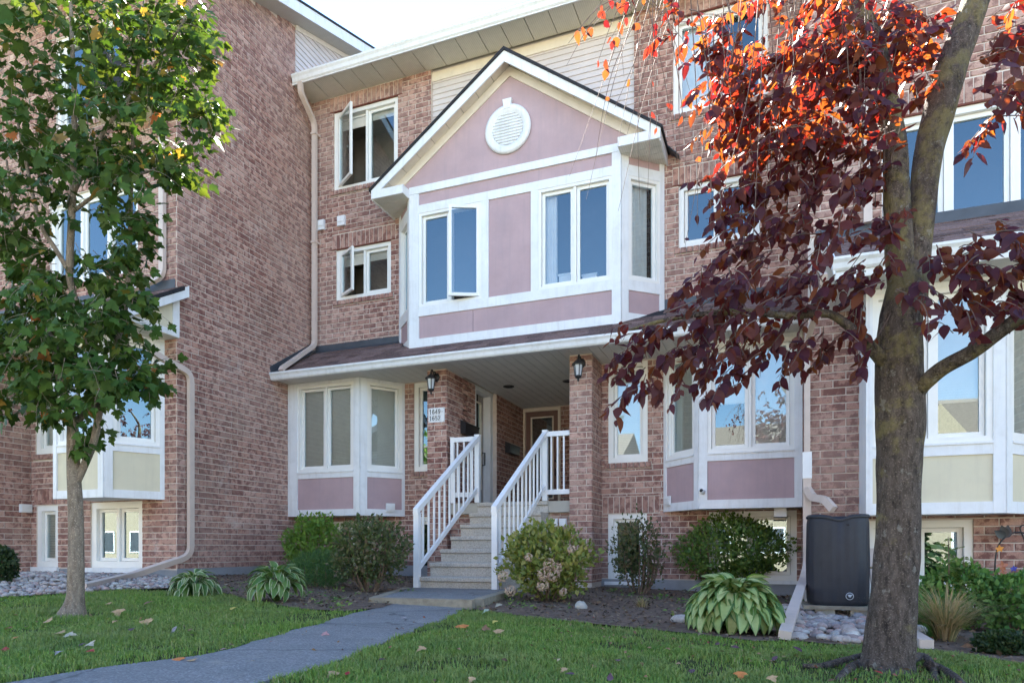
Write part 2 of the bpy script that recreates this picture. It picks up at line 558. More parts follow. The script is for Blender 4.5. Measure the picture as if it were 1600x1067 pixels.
def brick_faces(mb, F, u0, u1, z0, z1, n, flip):
    e, t = .004, .009
    p = [F.pt(u0, n - .002, z0), F.pt(u1, n - .002, z0), F.pt(u1, n - .002, z1), F.pt(u0, n - .002, z1),
         F.pt(u0 + e, n + t, z0 + e), F.pt(u1 - e, n + t, z0 + e), F.pt(u1 - e, n + t, z1 - e), F.pt(u0 + e, n + t, z1 - e)]
    fs = [(4, 5, 6, 7), (0, 1, 5, 4), (1, 2, 6, 5), (2, 3, 7, 6), (3, 0, 4, 7)]
    if not flip: fs = [tuple(reversed(f)) for f in fs]
    mb.add(p, fs)

def wall_slab(F, u0, u1, z0, z1, holes, parent, name='brick_wall', mat='mortar', th=.2, n=0.0, mb=None):
    mb2 = mb or MB()
    for r in cutall((u0, u1, z0, z1), holes):
        mb2.fb(F, r[0], r[1], n - th, n, r[2], r[3])
    if mb is None:
        return mb2.build(name, M[mat], parent)

# ------------------------------------------------------------------ windows
def frame_ring(mb, F, u0, u1, z0, z1, w, n0, n1, wb=None):
    wb = wb or w
    mb.fb(F, u0, u0 + w, n0, n1, z0, z1)
    mb.fb(F, u1 - w, u1, n0, n1, z0, z1)
    mb.fb(F, u0 + w, u1 - w, n0, n1, z0, z0 + wb)
    mb.fb(F, u0 + w, u1 - w, n0, n1, z1 - w, z1)

def slats(F, u0, u1, z0, z1, n, pitch=.027):
    mb = MB()
    z = z0
    while z < z1:
        mb.add([F.pt(u0, n - .009, z), F.pt(u1, n - .009, z), F.pt(u1, n + .009, z + pitch * .86), F.pt(u0, n + .009, z + pitch * .86)], [(0, 1, 2, 3)])
        z += pitch
    mb.fb(F, u0, u1, n - .02, n + .02, z1 - .03, z1)
    return mb

def window(F, parent, u0, u1, z0, z1, n=0.0, lights=2, fw=.07, sw=.048, blind=None, curtain=None, opened=None, room=True, fr=None, label=None, fixed=False, edges=None, rm='room'):
    """blind: list of lowered fraction per light; opened: {light: (hinge side, angle)}"""
    opened = opened or {}
    mb = MB()
    frame_ring(mb, F, u0, u1, z0, z1, fw, n - .11, n + .012)
    iu0, iu1, iz0, iz1 = u0 + fw, u1 - fw, z0 + fw, z1 - fw
    if edges is None:
        edges = [iu0 + (iu1 - iu0) * i / lights for i in range(lights + 1)]
    for e in edges[1:-1]:
        mb.fb(F, e - .022, e + .022, n - .105, n - .008, iz0, iz1)
    wd = mb.build('window', M['vinyl'], parent, label)
    for i in range(len(edges) - 1):
        a = edges[i] + (.022 if i else 0); b = edges[i + 1] - (.022 if i < len(edges) - 2 else 0)
        FF, a2, b2, nn = F, a, b, n - .06
        if i in opened:
            side, ang = opened[i]
            ca, sa = math.cos(R(ang)), math.sin(R(ang))
            if side == 'l':
                FF = Frame(F.pt(a, n - .01, 0), F.U * ca + F.N * sa, F.W, F.N * ca - F.U * sa); a2, b2 = 0, b - a
            else:
                FF = Frame(F.pt(b, n - .01, 0), F.U * ca - F.N * sa, F.W, F.N * ca + F.U * sa); a2, b2 = -(b - a), 0
            nn = 0
        ms = MB()
        frame_ring(ms, FF, a2 + .004, b2 - .004, iz0 + .004, iz1 - .004, sw, nn - .02, nn + .022)
        ms.build('sash', M['vinyl'], wd)
        mp = MB()
        mp.add([FF.pt(a2 + sw, nn, iz0 + sw), FF.pt(b2 - sw, nn, iz0 + sw), FF.pt(b2 - sw, nn, iz1 - sw), FF.pt(a2 + sw, nn, iz1 - sw)], [(0, 1, 2, 3)])
        mp.build('pane', M['glass'], wd)
        if blind and blind[i]:
            slats(F, a + .01, b - .01, iz1 - (iz1 - iz0) * blind[i], iz1 - .01, n - .10).build('blind', M['blind'], wd)
    if curtain:
        mc = MB()
        for (c0, c1) in curtain:
            k = 14
            pts = [(c0 + (c1 - c0) * j / k, n - .14 + .022 * math.sin(j * 2.1)) for j in range(k + 1)]
            vs = []
            for (a, b) in pts: vs += [F.pt(a, b, iz0), F.pt(a, b, iz1)]
            mc.add(vs, [(2 * j, 2 * j + 2, 2 * j + 3, 2 * j + 1) for j in range(k)], True)
        mc.build('curtain', M['curtain'], wd)
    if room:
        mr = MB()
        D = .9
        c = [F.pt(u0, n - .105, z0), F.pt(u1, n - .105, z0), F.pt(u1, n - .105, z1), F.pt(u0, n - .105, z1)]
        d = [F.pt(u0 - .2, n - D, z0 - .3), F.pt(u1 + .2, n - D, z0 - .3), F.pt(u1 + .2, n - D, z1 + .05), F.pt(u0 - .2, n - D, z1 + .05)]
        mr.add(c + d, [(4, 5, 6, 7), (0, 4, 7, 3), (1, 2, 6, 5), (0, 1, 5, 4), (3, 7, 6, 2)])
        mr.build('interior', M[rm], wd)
    return wd

# ------------------------------------------------------------------ bay windows on the ground floor
def bay(parent, pts, zb, zp0, zp1, zs, zt, panel, spec, wall_y, post=.115):
    """pts: plan points left to right; zb bottom, zp0/zp1 panel, zs sill top, zt top; spec per facet: window dict or None."""
    bay_o = MB()
    # floor, roof and dark room inside
    inner = [Vector((x, y, 0)) for x, y in pts]
    poly = [(x, y, zb + .01) for x, y in pts]
    bay_o.prism(poly, (0, 0, .05))
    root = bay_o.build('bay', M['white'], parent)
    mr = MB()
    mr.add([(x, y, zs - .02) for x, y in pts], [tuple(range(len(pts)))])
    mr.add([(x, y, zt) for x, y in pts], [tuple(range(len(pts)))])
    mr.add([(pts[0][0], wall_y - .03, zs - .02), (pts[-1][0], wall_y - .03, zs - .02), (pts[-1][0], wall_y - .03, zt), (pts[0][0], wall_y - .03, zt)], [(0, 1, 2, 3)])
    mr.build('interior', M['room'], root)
    for i in range(len(pts) - 1):
        a, b = Vector((*pts[i], 0)), Vector((*pts[i + 1], 0))
        L = (b - a).length
        U = (b - a).normalized()
        F = Frame(a, U, (0, 0, 1), U.cross(Vector((0, 0, 1))))
        sp = spec[i]
        if sp is None: continue
        p0 = sp.get('p0', post); p1 = sp.get('p1', post)
        mt = MB()
        mt.fb(F, 0, p0, -.06, .022, zb, zt); mt.build('trim_board', M['white'], root)
        mt = MB()
        mt.fb(F, L - p1, L, -.06, .022, zb, zt); mt.build('trim_board', M['white'], root)
        for (q0, q1, nn) in ((zb, zp0, .018), (zp1, zs - .012, .018), (zs - .012, zs + .012, .034), (zt - .055, zt, .014)):
            mt = MB(); mt.fb(F, p0, L - p1, -.06, nn, q0, q1); mt.build('trim_board', M['white'], root)
        mp = MB(); mp.fb(F, p0 - .01, L - p1 + .01, -.05, 0, zp0 - .01, zp1 + .01); mp.build('panel', M[panel], root)
        window(F, parent, p0, L - p1, zs + .012, zt - .055, n=-.005, lights=sp.get('lights', 1), fw=.055, sw=.045, blind=sp.get('blind'), room=False)
    return root

# ------------------------------------------------------------------ shingled roof slope
def shingles(parent, F, u0, u1, length, expo=.145, w=.31, keep=True, nbase=0.0, skip=None):
    cache = {}
    mb = MB()
    k = 0
    while k * expo < length:
        z = k * expo
        u = u0 - rnd.random() * w
        while u < u1:
            ww = w * rnd.choice((.55, .8, 1, 1.2))
            a, b = max(u, u0), min(u + ww - .004, u1)
            u += ww
            if b - a < .03 or (skip and skip((a + b) / 2, z)): continue
            th = rnd.choice((.006, .011))
            if keep:
                key = (round(b - a, 2), th)
                f = Frame((0, 0, 0), (1, 0, 0), (0, 0, 1), (0, 1, 0))
                if key not in cache:
                    m2 = MB(); shingle_faces(m2, f, 0, b - a, 0, min(expo * 1.3, .19), th); cache[key] = m2.mesh('shingle', M['shingle'])
                o = bpy.data.objects.new('shingle', cache[key]); link(o, parent)
                o.matrix_basis = F.mat(a, nbase + .004 + .0006 * (k % 3), z)
            else:
                shingle_faces(mb, Frame(F.pt(a, nbase + .004, z), F.U, F.W, F.N), 0, b - a, 0, min(expo * 1.3, .19), th)
        k += 1
    if not keep:
        mb.build('shingles', M['shingle'], parent, kind='stuff')

def shingle_faces(mb, F, u0, u1, z0, z1, th):
    p = [F.pt(u0, 0, z0), F.pt(u1, 0, z0), F.pt(u1, th, z0), F.pt(u0, th, z0), F.pt(u1, .001, z1), F.pt(u0, .001, z1)]
    mb.add(p, [(0, 1, 2, 3), (3, 2, 4, 5), (0, 3, 5), (1, 4, 2)])

def gutter(parent, x0, x1, y_front, z0, h=.125, d=.11):
    pr = [(0, 0), (-.02 - .0, .02), (-.035, h * .55), (-.06, h * .8), (-.06, h), (-.045, h), (-.045, h * .85), (d - .06, h * .85), (d - .06, 0)]
    mb = MB()
    mb.prism([(x0, y_front + .06 + a, z0 + b) for a, b in pr], (x1 - x0, 0, 0))
    return mb.build('gutter', M['white'], parent)
# ================================================================== SETTING: ground
def poly_sheet(name, pts, dz, mat, kind='structure', step=.22, label=None, sides=.0, parent=None):
    """irregular ground sheet following the ground, filled from an outline of (x, y)."""
    import bmesh
    bm = bmesh.new()
    vs = [bm.verts.new((x, y, 0)) for x, y in pts]
    bm.faces.new(vs)
    xs = [p[0] for p in pts]; ys = [p[1] for p in pts]
    k = math.ceil(min(xs) / step)
    while k * step < max(xs):
        g = bm.verts[:] + bm.edges[:] + bm.faces[:]
        bmesh.ops.bisect_plane(bm, geom=g, plane_co=(k * step, 0, 0), plane_no=(1, 0, 0)); k += 1
    k = math.ceil(min(ys) / step)
    while k * step < max(ys):
        g = bm.verts[:] + bm.edges[:] + bm.faces[:]
        bmesh.ops.bisect_plane(bm, geom=g, plane_co=(0, k * step, 0), plane_no=(0, 1, 0)); k += 1
    for v in bm.verts:
        v.co.z = gz(v.co.x, v.co.y) + dz
    if sides:
        be = [e for e in bm.edges if e.is_boundary]
        r = bmesh.ops.extrude_edge_only(bm, edges=be)
        for v in [g for g in r['geom'] if isinstance(g, bmesh.types.BMVert)]:
            v.co.z -= sides
    bmesh.ops.recalc_face_normals(bm, faces=bm.faces[:])
    me = bpy.data.meshes.new(name); bm.to_mesh(me); bm.free()
    if sum(p.normal.z for p in me.polygons) < 0: me.flip_normals()
    me.materials.append(mat)
    o = bpy.data.objects.new(name, me); link(o, parent)
    return tag(o, label, kind=kind)

def inside(x, y, P):
    c = False
    j = len(P) - 1
    for i in range(len(P)):
        if (P[i][1] > y) != (P[j][1] > y) and x < (P[j][0] - P[i][0]) * (y - P[i][1]) / (P[j][1] - P[i][1]) + P[i][0]:
            c = not c
        j = i
    return c

def spline(pts, n=8):
    out = []
    m = len(pts)
    for i in range(m - 1):
        p0, p1, p2, p3 = (Vector(pts[max(0, min(m - 1, i + k))]) for k in (-1, 0, 1, 2))
        for s in range(n):
            t = s / n
            out.append(.5 * ((2 * p1) + (p2 - p0) * t + (2 * p0 - 5 * p1 + 4 * p2 - p3) * t * t + (3 * p1 - p0 - 3 * p2 + p3) * t ** 3))
    out.append(Vector(pts[-1]))
    return out

# ground: one sheet to the horizon, finer near the house
gx = sorted(set([round(-9 + .3 * i, 3) for i in range(44)] + [-400, -150, -60, -30, -18, -12, 6, 9, 15, 30, 60, 150, 400]))
gy = sorted(set([round(-4 + .3 * i, 3) for i in range(50)] + [-400, -150, -70, -35, -20, -12, -7, 13, 20, 40, 90, 200, 400]))
gv = [(x, y, gz(x, y)) for y in gy for x in gx]
nx = len(gx)
gf = [(j * nx + i, j * nx + i + 1, (j + 1) * nx + i + 1, (j + 1) * nx + i) for j in range(len(gy) - 1) for i in range(nx - 1)]
MB().add(gv, gf, True).build('ground', M['lawn'], kind='structure')
street = MB(); street.add([(-120, -16, -.94), (120, -16, -.94), (120, -4.6, -.94), (-120, -4.6, -.94)], [(0, 1, 2, 3)])
street.build('road', M['road'], kind='structure')

PATH_L = [(3.6, -4.3), (-1.0, -2.5)]
left_edge = spline([(-2.2, -3.5, 0), (-2.75, .6, 0), (-2.96, 2.05, 0), (-2.80, 2.75, 0), (-3.02, 3.6, 0), (-3.22, 4.4, 0), (-3.50, 5.5, 0), (-3.72, 6.25, 0)], 16)
right_edge = spline([(-1.0, -3.5, 0), (-1.75, .6, 0), (-2.02, 2.2, 0), (-2.06, 2.85, 0), (-2.32, 4.0, 0), (-2.52, 4.9, 0), (-2.70, 5.6, 0), (-2.86, 6.1, 0)], 16)
path_poly = [(p.x + .035 * noise.noise(p * 2.5) + .02 * noise.noise(p * 9), p.y) for p in left_edge] + [(p.x + .035 * noise.noise(p * 2.7) + .02 * noise.noise(p * 9), p.y) for p in reversed(right_edge)]
poly_sheet('path', path_poly, .012, M['asphalt'], sides=.05)

def gp(lst): return [(G(u, v).x, G(u, v).y) for u, v in lst]
bed_left = gp([(345, 926), (400, 941), (470, 953), (540, 957), (597, 951)]) + [(-3.75, 6.5), (-4.5, 8.2), (-4.5, 10.6), (-8.1, 10.6), (-8.05, 8.6), (-8.3, 7.6)]
bed_right = gp([(738, 953), (800, 962), (900, 974), (1000, 984), (1090, 993), (1180, 1004), (1238, 1003), (1300, 1009), (1370, 1012), (1440, 1016), (1520, 1026), (1600, 1040)]) + [(4.2, 4.4), (5.5, 8.7), (.4, 8.7), (.4, 10.6), (-2.9, 10.6), (-3.2, 8.2), (-2.75, 6.5)]
poly_sheet('planting_bed', bed_left, .016, M['soil'])
poly_sheet('planting_bed', bed_right, .016, M['soil'])
stone_left = gp([(-60, 925), (0, 936), (90, 930), (165, 925), (262, 921)]) + [(-8.0, 7.45), (-13, 7.5)]
stone_right = gp([(1232, 1000), (1300, 1006), (1372, 1010), (1440, 1012), (1440, 985)]) + [(1.3, 7.2), (.9, 8.55), (.1, 8.55), (-.05, 7.4)]

# ================================================================== MIDDLE TOWNHOUSE
Z = lambda r: r + ZE
house = thing('townhouse', 'middle brick townhouse with a pink gabled bay above a recessed porch', 'townhouse', (-4, 10.58, 0))
HB = Bricks(house)
XL, XR, YF = -8.08, .37, 10.58
FM = Frame((0, YF, 0), (1, 0, 0))
W1 = (-7.58, -6.23, Z(6.60), Z(8.05))
W2 = (-7.53, -6.37, Z(4.57), Z(5.51))
W3 = (-1.435, -.085, Z(6.60), Z(8.06))
W4 = (-1.351, -.19, Z(4.567), Z(5.516))
NWL = (-5.907, -5.29, Z(1.365), Z(2.92))
NWR = (-2.436, -1.818, Z(1.356), Z(2.92))
BWL = (-5.90, -5.31, .06, 1.12)
BWX = (-7.60, -6.75, .20, 1.06)
BWR = (-.907, .306, .10, 1.11)
BWM = (-2.44, -1.83, .046, 1.105)
grow = lambda w, e=.0: (w[0] - e, w[1] + e, w[2] - e, w[3] + e)
sid = (-5.57, -2.03, 6.3, 9.2)
up = wall_slab(FM, XL, XR, 3.60, 9.1, [W1, W2, W3, W4, sid], house)
lo = wall_slab(FM, XL, -4.96, -.3, 3.60, [NWL, BWL, BWX], house)
lo2 = wall_slab(FM, -2.887, XR, -.3, 3.60, [NWR, BWR, BWM], house)
def dressed(B, part, F, w, soldier=True, sill=True, nn=0.0, lintel=True):
    """soldier course over a window, rowlock sill under it, lintel angle"""
    holes = [w]
    if soldier:
        B.soldier(part, F, w[0] - .09, w[1] + .09, w[3] + .012, w[3] + .012 + BL)
        holes.append((w[0] - .09, w[1] + .09, w[3], w[3] + .02 + BL + .01))
        if lintel:
            mb = MB(); mb.fb(F, w[0] - .09, w[1] + .09, -.02, .012, w[3] - .006, w[3] + .012); mb.build('lintel', M['lintel'], B.root)
    if sill:
        B.soldier(part, F, w[0] - .06, w[1] + .06, w[2] - .09, w[2] - .006, .028)
        holes.append((w[0] - .06, w[1] + .06, w[2] - .1, w[2]))
    return holes
hu = sum([dressed(HB, up, FM, w) for w in (W1, W2, W3, W4)], [])
HB.course(up, FM, XL, sid[0], 4.27, 8.88, hu)
HB.course(up, FM, sid[1], XR, 4.27, 8.88, hu, phase=.07)
hl = dressed(HB, lo, FM, NWL, soldier=False) + [BWL]
HB.course(lo, FM, -6.12, -5.29, .1, 3.48, hl)
HB.course(lo, FM, XL, -6.12, .28, 1.14, [BWX, BWL])
hr = dressed(HB, lo2, FM, NWR, soldier=False) + [BWM, BWR]
HB.soldier(lo2, FM, BWM[0] - .09, BWM[1] + .2, BWM[3] + .012, BWM[3] + .012 + BL)
hr.append((BWM[0] - .09, BWM[1] + .2, BWM[3], BWM[3] + BL + .02))
HB.course(lo2, FM, -2.544, -1.56, .1, 3.48, hr)
HB.course(lo2, FM, -1.56, XR, .1, 1.13, hr)
# corner face beside the siding
mb = MB(); mb.fb(FM, sid[0], sid[1], -.25, -.075, 6.3, 9.1); sw_ = mb.build('siding_wall', M['siding'], house)
z = 6.45
while z < 8.70:
    mb = MB(); p = [FM.pt(sid[0], -.076, z), FM.pt(sid[1], -.076, z), FM.pt(sid[1], -.05, z), FM.pt(sid[0], -.05, z), FM.pt(sid[1], -.066, z + .1), FM.pt(sid[0], -.066, z + .1)]
    mb.add(p, [(0, 1, 2, 3), (3, 2, 4, 5)])
    mb.build('siding_board', M['siding'], sw_); z += .0965
mb = MB(); mb.fb(FM, sid[0], sid[1], -.07, -.035, 8.70, 8.86); mb.build('trim_board', M['almond'], house)
# foundation
for (a, b, t) in ((XL, -4.96, .27), (-2.887, XR, .085)):
    mb = MB(); mb.fb(FM, a, b, .0, .02, -.4, t)
    mb.build('foundation', M['concrete'], house)
# windows
window(FM, house, *W1, n=-.04, opened={0: ('l', 33)}, fw=.075, blind=[.16, .12], rm='room_light')
window(FM, house, *W2, n=-.04, opened={0: ('l', 30)}, fw=.075, blind=[.25, .22], rm='room_light')
window(FM, house, *W3, n=-.04, fw=.075, curtain=[(-1.37, -.74)])
window(FM, house, *W4, n=-.04, fw=.075)
window(FM, house, *NWL, n=-.03, lights=1, fw=.08)
window(FM, house, *NWR, n=-.03, lights=1, fw=.08, blind=[1])
window(FM, house, *BWL, n=-.03, lights=1, fw=.08)
window(FM, house, *BWX, n=-.03, lights=2, fw=.08)
window(FM, house, *BWR, n=-.03, lights=2, fw=.08)
window(FM, house, *BWM, n=-.03, lights=1, fw=.08)
for w in (BWL, BWR, BWM):
    mb = MB(); mb.fb(FM, w[0] - .05, w[1] + .05, -.03, .045, w[2] - .05, w[2]); mb.build('window_sill', M['white'], house)
# ground floor bays
bay(house, [(XL + .012, 9.92), (-6.58, 9.92), (-6.10, YF)], 1.13, 1.245, 1.79, 1.893, 3.478, 'pink',
    [dict(lights=2, p0=.20, p1=.12, blind=[1, 1]), dict(lights=1, blind=[1], p0=.12, p1=.05)], YF)
bay(house, [(-1.56, YF), (-.985, 9.96), (XR - .012, 9.96)], 1.12, 1.245, 1.79, 1.893, 3.478, 'pink',
    [dict(lights=1, blind=[1], p0=.06, p1=.10), dict(lights=2, p0=.11, p1=.10, blind=[.55, 1])], YF)
# porch columns and recess walls
cols = [(-5.306, -4.96), (-2.887, -2.544)]
cols_parts = []
for (a, b) in cols:
    F1 = Frame((0, 9.95, 0), (1, 0, 0)); F2 = Frame((b, 0, 0), (0, 1, 0))
    mb = MB(); mb.box(a, b, 9.95, YF + .02, -.3, 3.48)
    c = mb.build('brick_column', M['mortar'], house)
    cols_parts.append(c)
    HB.course(c, F1, a, b, .05, 3.48, phase=a)
    HB.course(c, F2, 9.95, 11.08 if a < -5 else YF, .05, 3.48, phase=9.95 - .087)
FC = Frame((-4.96, 0, 0), (0, 1, 0))
mb = MB(); mb.fb(FC, YF + .02, 11.08, -.2, 0, -.3, 3.48); mb.fb(FC, 11.90, 11.92, -.2, 0, -.3, 3.48); rl = mb.build('brick_wall', M['mortar'], house)
FD = Frame((-4.88, 0, 0), (0, 1, 0))
mb = MB(); mb.fb(FD, 11.9, 13.36, -.2, 0, 1.2, 3.48); rw = mb.build('brick_wall', M['mortar'], house)
HB.course(rw, FD, 11.9, 13.36, 1.29, 3.48)
FBK = Frame((0, 13.36, 0), (1, 0, 0))
D2 = (-4.88, -4.06, 1.295, 3.455)
rb = wall_slab(FBK, -5.2, -2.4, 1.2, 3.5, [D2], house)
HB.course(rb, FBK, -4.06, -2.6, 1.29, 3.48)
mb = MB(); mb.box(-2.887, -2.75, YF, 13.4, -.3, 3.48); mb.build('brick_wall', M['mortar'], house)
# door on the left of the porch, set in a deep reveal
mb = MB()
mb.box(-5.24, -4.955, 11.08, 11.13, 1.295, 3.40); mb.box(-5.24, -4.955, 11.78, 11.9, 1.295, 3.40); mb.box(-5.24, -4.955, 11.08, 11.9, 3.40, 3.475)
df = mb.build('door_frame', M['white'], house)
FDo = Frame((-5.10, 0, 0), (0, 1, 0))
mb = MB(); frame_ring(mb, FDo, 11.13, 11.78, 1.30, 3.40, .115, -.05, 0, .35); dr = mb.build('door', M['doorlt'], house, 'taupe storm door with a tall glass pane')
mb = MB(); frame_ring(mb, FDo, 11.235, 11.675, 1.66, 3.27, .03, -.03, .012); mb.build('door_trim', M['almond'], dr)
mb = MB(); mb.fb(FDo, 11.24, 11.67, -.03, -.022, 1.65, 3.28); mb.build('pane', M['glass'], dr)
mb = MB(); mb.fb(FDo, 11.14, 11.77, -.25, -.20, 1.30, 3.39); mb.build('inner_door', M['vinyl'], dr)
mb = MB(); mb.tube([(-5.09, 11.71, 2.35), (-5.04, 11.71, 2.35), (-5.04, 11.71, 2.12), (-5.09, 11.71, 2.12)], .014, 6); mb.build('handle', M['black'], dr)
# door at the back of the porch
mb = MB(); frame_ring(mb, FBK, D2[0], D2[1], D2[2] - .02, D2[3], .055, -.12, .03, .02); mb.build('door_frame', M['almond'], house)
a, b = D2[0] + .055, D2[1] - .055
mb = MB(); frame_ring(mb, FBK, a, b, 1.30, D2[3] - .055, .12, -.08, -.03, .30); dr = mb.build('door', M['door'], house, 'brown red door behind a pale framed storm pane')
mb = MB(); frame_ring(mb, FBK, a + .105, b - .105, 1.58, D2[3] - .165, .028, -.05, -.015); mb.build('door_trim', M['almond'], dr)
mb = MB(); mb.fb(FBK, a + .12, b - .12, -.05, -.043, 1.6, D2[3] - .18); mb.build('pane', M['glass'], dr)
mb = MB(); mb.fb(FBK, a, b, -.18, -.15, 1.3, D2[3] - .06); mb.build('inner_door', M['door'], dr)
mb = MB(); mb.tube([(b - .05, 13.34, 2.36), (b - .05, 13.33, 2.36)], .025, 8); mb.tube([(b - .05, 13.36, 2.2), (b - .05, 13.31, 2.2), (b - .05, 13.31, 2.06), (b - .05, 13.36, 2.06)], .013, 6); mb.build('handle', M['black'], dr)
# landing
mb = MB(); mb.box(-4.955, -2.89, 10.0, 13.36, 1.12, 1.292); mb.build('porch_floor', M['slab'], house)
mb = MB(); mb.box(-4.955, -2.89, 10.09, 10.2, -.3, 1.12); pw = mb.build('brick_wall', M['mortar'], house)
FP = Frame((0, 10.09, 0), (1, 0, 0))
HB.course(pw, FP, -3.22, -2.89, 0, 1.11); HB.course(pw, FP, -4.95, -4.42, 0, 1.11)
# porch ceiling boards: open overhang, bays and recess
ce = MB(); ce.box(XL, XR, 9.5, YF, 3.505, 3.52); ce.box(-4.96, -2.75, YF, 13.36, 3.505, 3.52)
cp = ce.build('porch_ceiling', M['ceiling'], house)
x = XL + .01
while x < XR - .01:
    x1 = min(x + .15, XR)
    y1 = 13.36 if -4.99 < x < -2.80 else YF
    mb = MB(); mb.box(x, x1 - .008, 9.49, y1, 3.48, 3.504); mb.build('ceiling_board', M['ceiling'], cp); x = x1
for (u, v) in ((794.8, 603.5), (888, 595)):
    d = (3.478 - ZE) * FPX / (HY - v)
    p = at(u, v, d)
    mb = MB(); mb.lathe((p.x, p.y, 3.466), [(.10, 0.012), (.10, 0), (.075, 0), (.07, .03)], 18)
    mb.build('downlight', M['black'], house)
# porch roof
E0, E1 = (9.46, 3.54), (YF, 4.22)
sl = Vector((0, E1[0] - E0[0], E1[1] - E0[1])); SL = sl.length
FRo = Frame((0, E0[0], E0[1]), (1, 0, 0), sl)
mb = MB(); mb.prism([(XL, E0[0] + .01, E0[1] - .03), (XL, E0[0], E0[1]), (XL, E1[0], E1[1]), (XL, E1[0], E1[1] - .1), (XL, E0[0] + .12, E0[1] - .03)], (XR - XL, 0, 0))
pr = mb.build('porch_roof', M['darkroof'], house)
def under_box(x, s):
    y = E0[0] + s / SL * (E1[0] - E0[0])
    return y > 10.2 and -6.1 < x < -1.65
shingles(pr, FRo, XL + .02, XR - .02, SL - .1, skip=under_box)
mb = MB(); mb.fb(FM, XL + .1, -6.186, .004, .016, 4.16, 4.33); mb.prism([(XL + .1, YF - .004, 4.235), (XL + .1, YF - .13, 4.162), (XL + .1, YF - .125, 4.155), (XL + .1, YF - .004, 4.2)], (1.8, 0, 0)); mb.build('flashing', M['flash'], house)
mb = MB(); mb.fb(FM, -1.575, XR, .004, .016, 4.16, 4.36); mb.build('flashing', M['flash'], house)
mb = MB(); mb.prism([(XL + .004, E0[0], E0[1] + .012), (XL + .004, YF - .02, E1[1] + .02), (XL + .004, YF - .02, E1[1] + .17), (XL + .004, E0[0] - .03, E0[1] + .14)], (.012, 0, 0))
mb.prism([(XL + .01, E0[0], E0[1] + .02), (XL + .01, YF - .02, E1[1] + .02), (XL + .01, YF - .02, E1[1] + .034), (XL + .01, E0[0], E0[1] + .034)], (.13, 0, 0)); mb.build('flashing', M['flash'], house)
gutter(house, XL + .02, XR - .02, E0[0] - .06, 3.445)
mb = MB(); mb.box(XL, XR, 9.46, 9.49, 3.48, 3.56); mb.build('fascia', M['white'], house)
# main eave
mb = MB(); mb.box(XL, XR, 10.05, YF, 8.915, 8.93); es = mb.build('eave_soffit', M['soffit'], house)
x = XL + .02
while x < XR - .02:
    x1 = min(x + .40, XR)
    mb = MB(); mb.box(x, x1 - .014, 10.04, YF, 8.885, 8.914); mb.build('soffit_panel', M['soffit'], es); x = x1
mb = MB(); mb.box(XL, XR, 10.02, 10.045, 8.87, 9.05); mb.build('fascia', M['white'], house)
gutter(house, XL + .03, XR, 9.955, 8.89, .135, .12)
mb = MB(); mb.prism([(XL - .1, 10.0, 9.01), (XL - .1, 15.5, 10.83), (XL - .1, 21.2, 8.95), (XL - .1, 21.2, 8.85), (XL - .1, 15.5, 10.73), (XL - .1, 10.0, 8.94)], (XR - XL + .2, 0, 0)); mb.build('roof', M['darkroof'], house)
mb = MB(); mb.box(XL, XR, 20.5, 20.7, -.3, 8.9); mb.build('rear_wall', M['mortar'], house)

# ------------------------------------------------------------------ pink gabled bay
BX = [(-6.186, YF), (-5.71, 10.09), (-2.128, 10.09), (-1.575, YF)]
mb = MB()
mb.prism([(x, y, 3.75 if i in (1, 2) else 4.1) for i, (x, y) in enumerate(BX)], (0, 0, .05))
box = mb.build('upper_bay', M['white'], house)
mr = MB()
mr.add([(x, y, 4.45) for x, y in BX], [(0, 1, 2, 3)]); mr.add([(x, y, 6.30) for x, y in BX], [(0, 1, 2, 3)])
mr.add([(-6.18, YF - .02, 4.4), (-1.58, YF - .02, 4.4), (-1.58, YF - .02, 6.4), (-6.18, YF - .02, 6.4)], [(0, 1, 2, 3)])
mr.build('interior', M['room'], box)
FB = Frame((0, 10.09, 0), (1, 0, 0))
zb0, zb1, zs0, zs1, zt0, zt1, zg0, zg1 = 3.80, 4.06, 4.43, 4.585, 6.147, 6.283, 6.477, 6.60
xa = [FB.px(u, 600)[0] for u in (655.3, 753, 764, 830, 841.5, 956.5)]
X0, X1 = BX[1][0], BX[2][0]
def board(F, a, b, n1, z0, z1, mat='white', par=None, name='trim_board', n0=-.05):
    mb = MB(); mb.fb(F, a, b, n0, n1, z0, z1); return mb.build(name, M[mat], par or box)
for (a, b) in ((X0, xa[0]), (xa[5], X1)): board(FB, a, b, .026, zb0, zg1)
for (a, b) in ((zb0, zb1), (zs0, zs1), (zt0, zt1)): board(FB, xa[0], xa[5], .022, a, b)
board(FB, X0, X1, .032, zg0 + .002, zg1)
for (a, b) in ((xa[1], xa[2]), (xa[3], xa[4])): board(FB, a, b, .02, zs1, zt0)
mid = -4.55
board(FB, xa[0] - .01, mid - .003, 0, zb1 - .01, zs0 + .01, 'pink', name='panel')
board(FB, mid + .003, xa[5] + .01, 0, zb1 - .01, zs0 + .01, 'pink', name='panel')
board(FB, xa[0] - .01, xa[5] + .01, 0, zt1 - .01, zg0 + .01, 'pink', name='panel')
board(FB, xa[2] - .01, xa[3] + .01, 0, zs1 - .01, zt0 + .01, 'pink', name='panel')
xm = FB.px(700.5, 400)[0]
window(FB, house, xa[0], xa[1], zs1, zt0, n=.0, fw=.045, lights=2, opened={1: ('r', 24)}, room=False)
window(FB, house, xa[4], xa[5], zs1, zt0, n=.0, fw=.045, lights=2, room=False, curtain=[(xa[4] + .05, xa[4] + .26)])
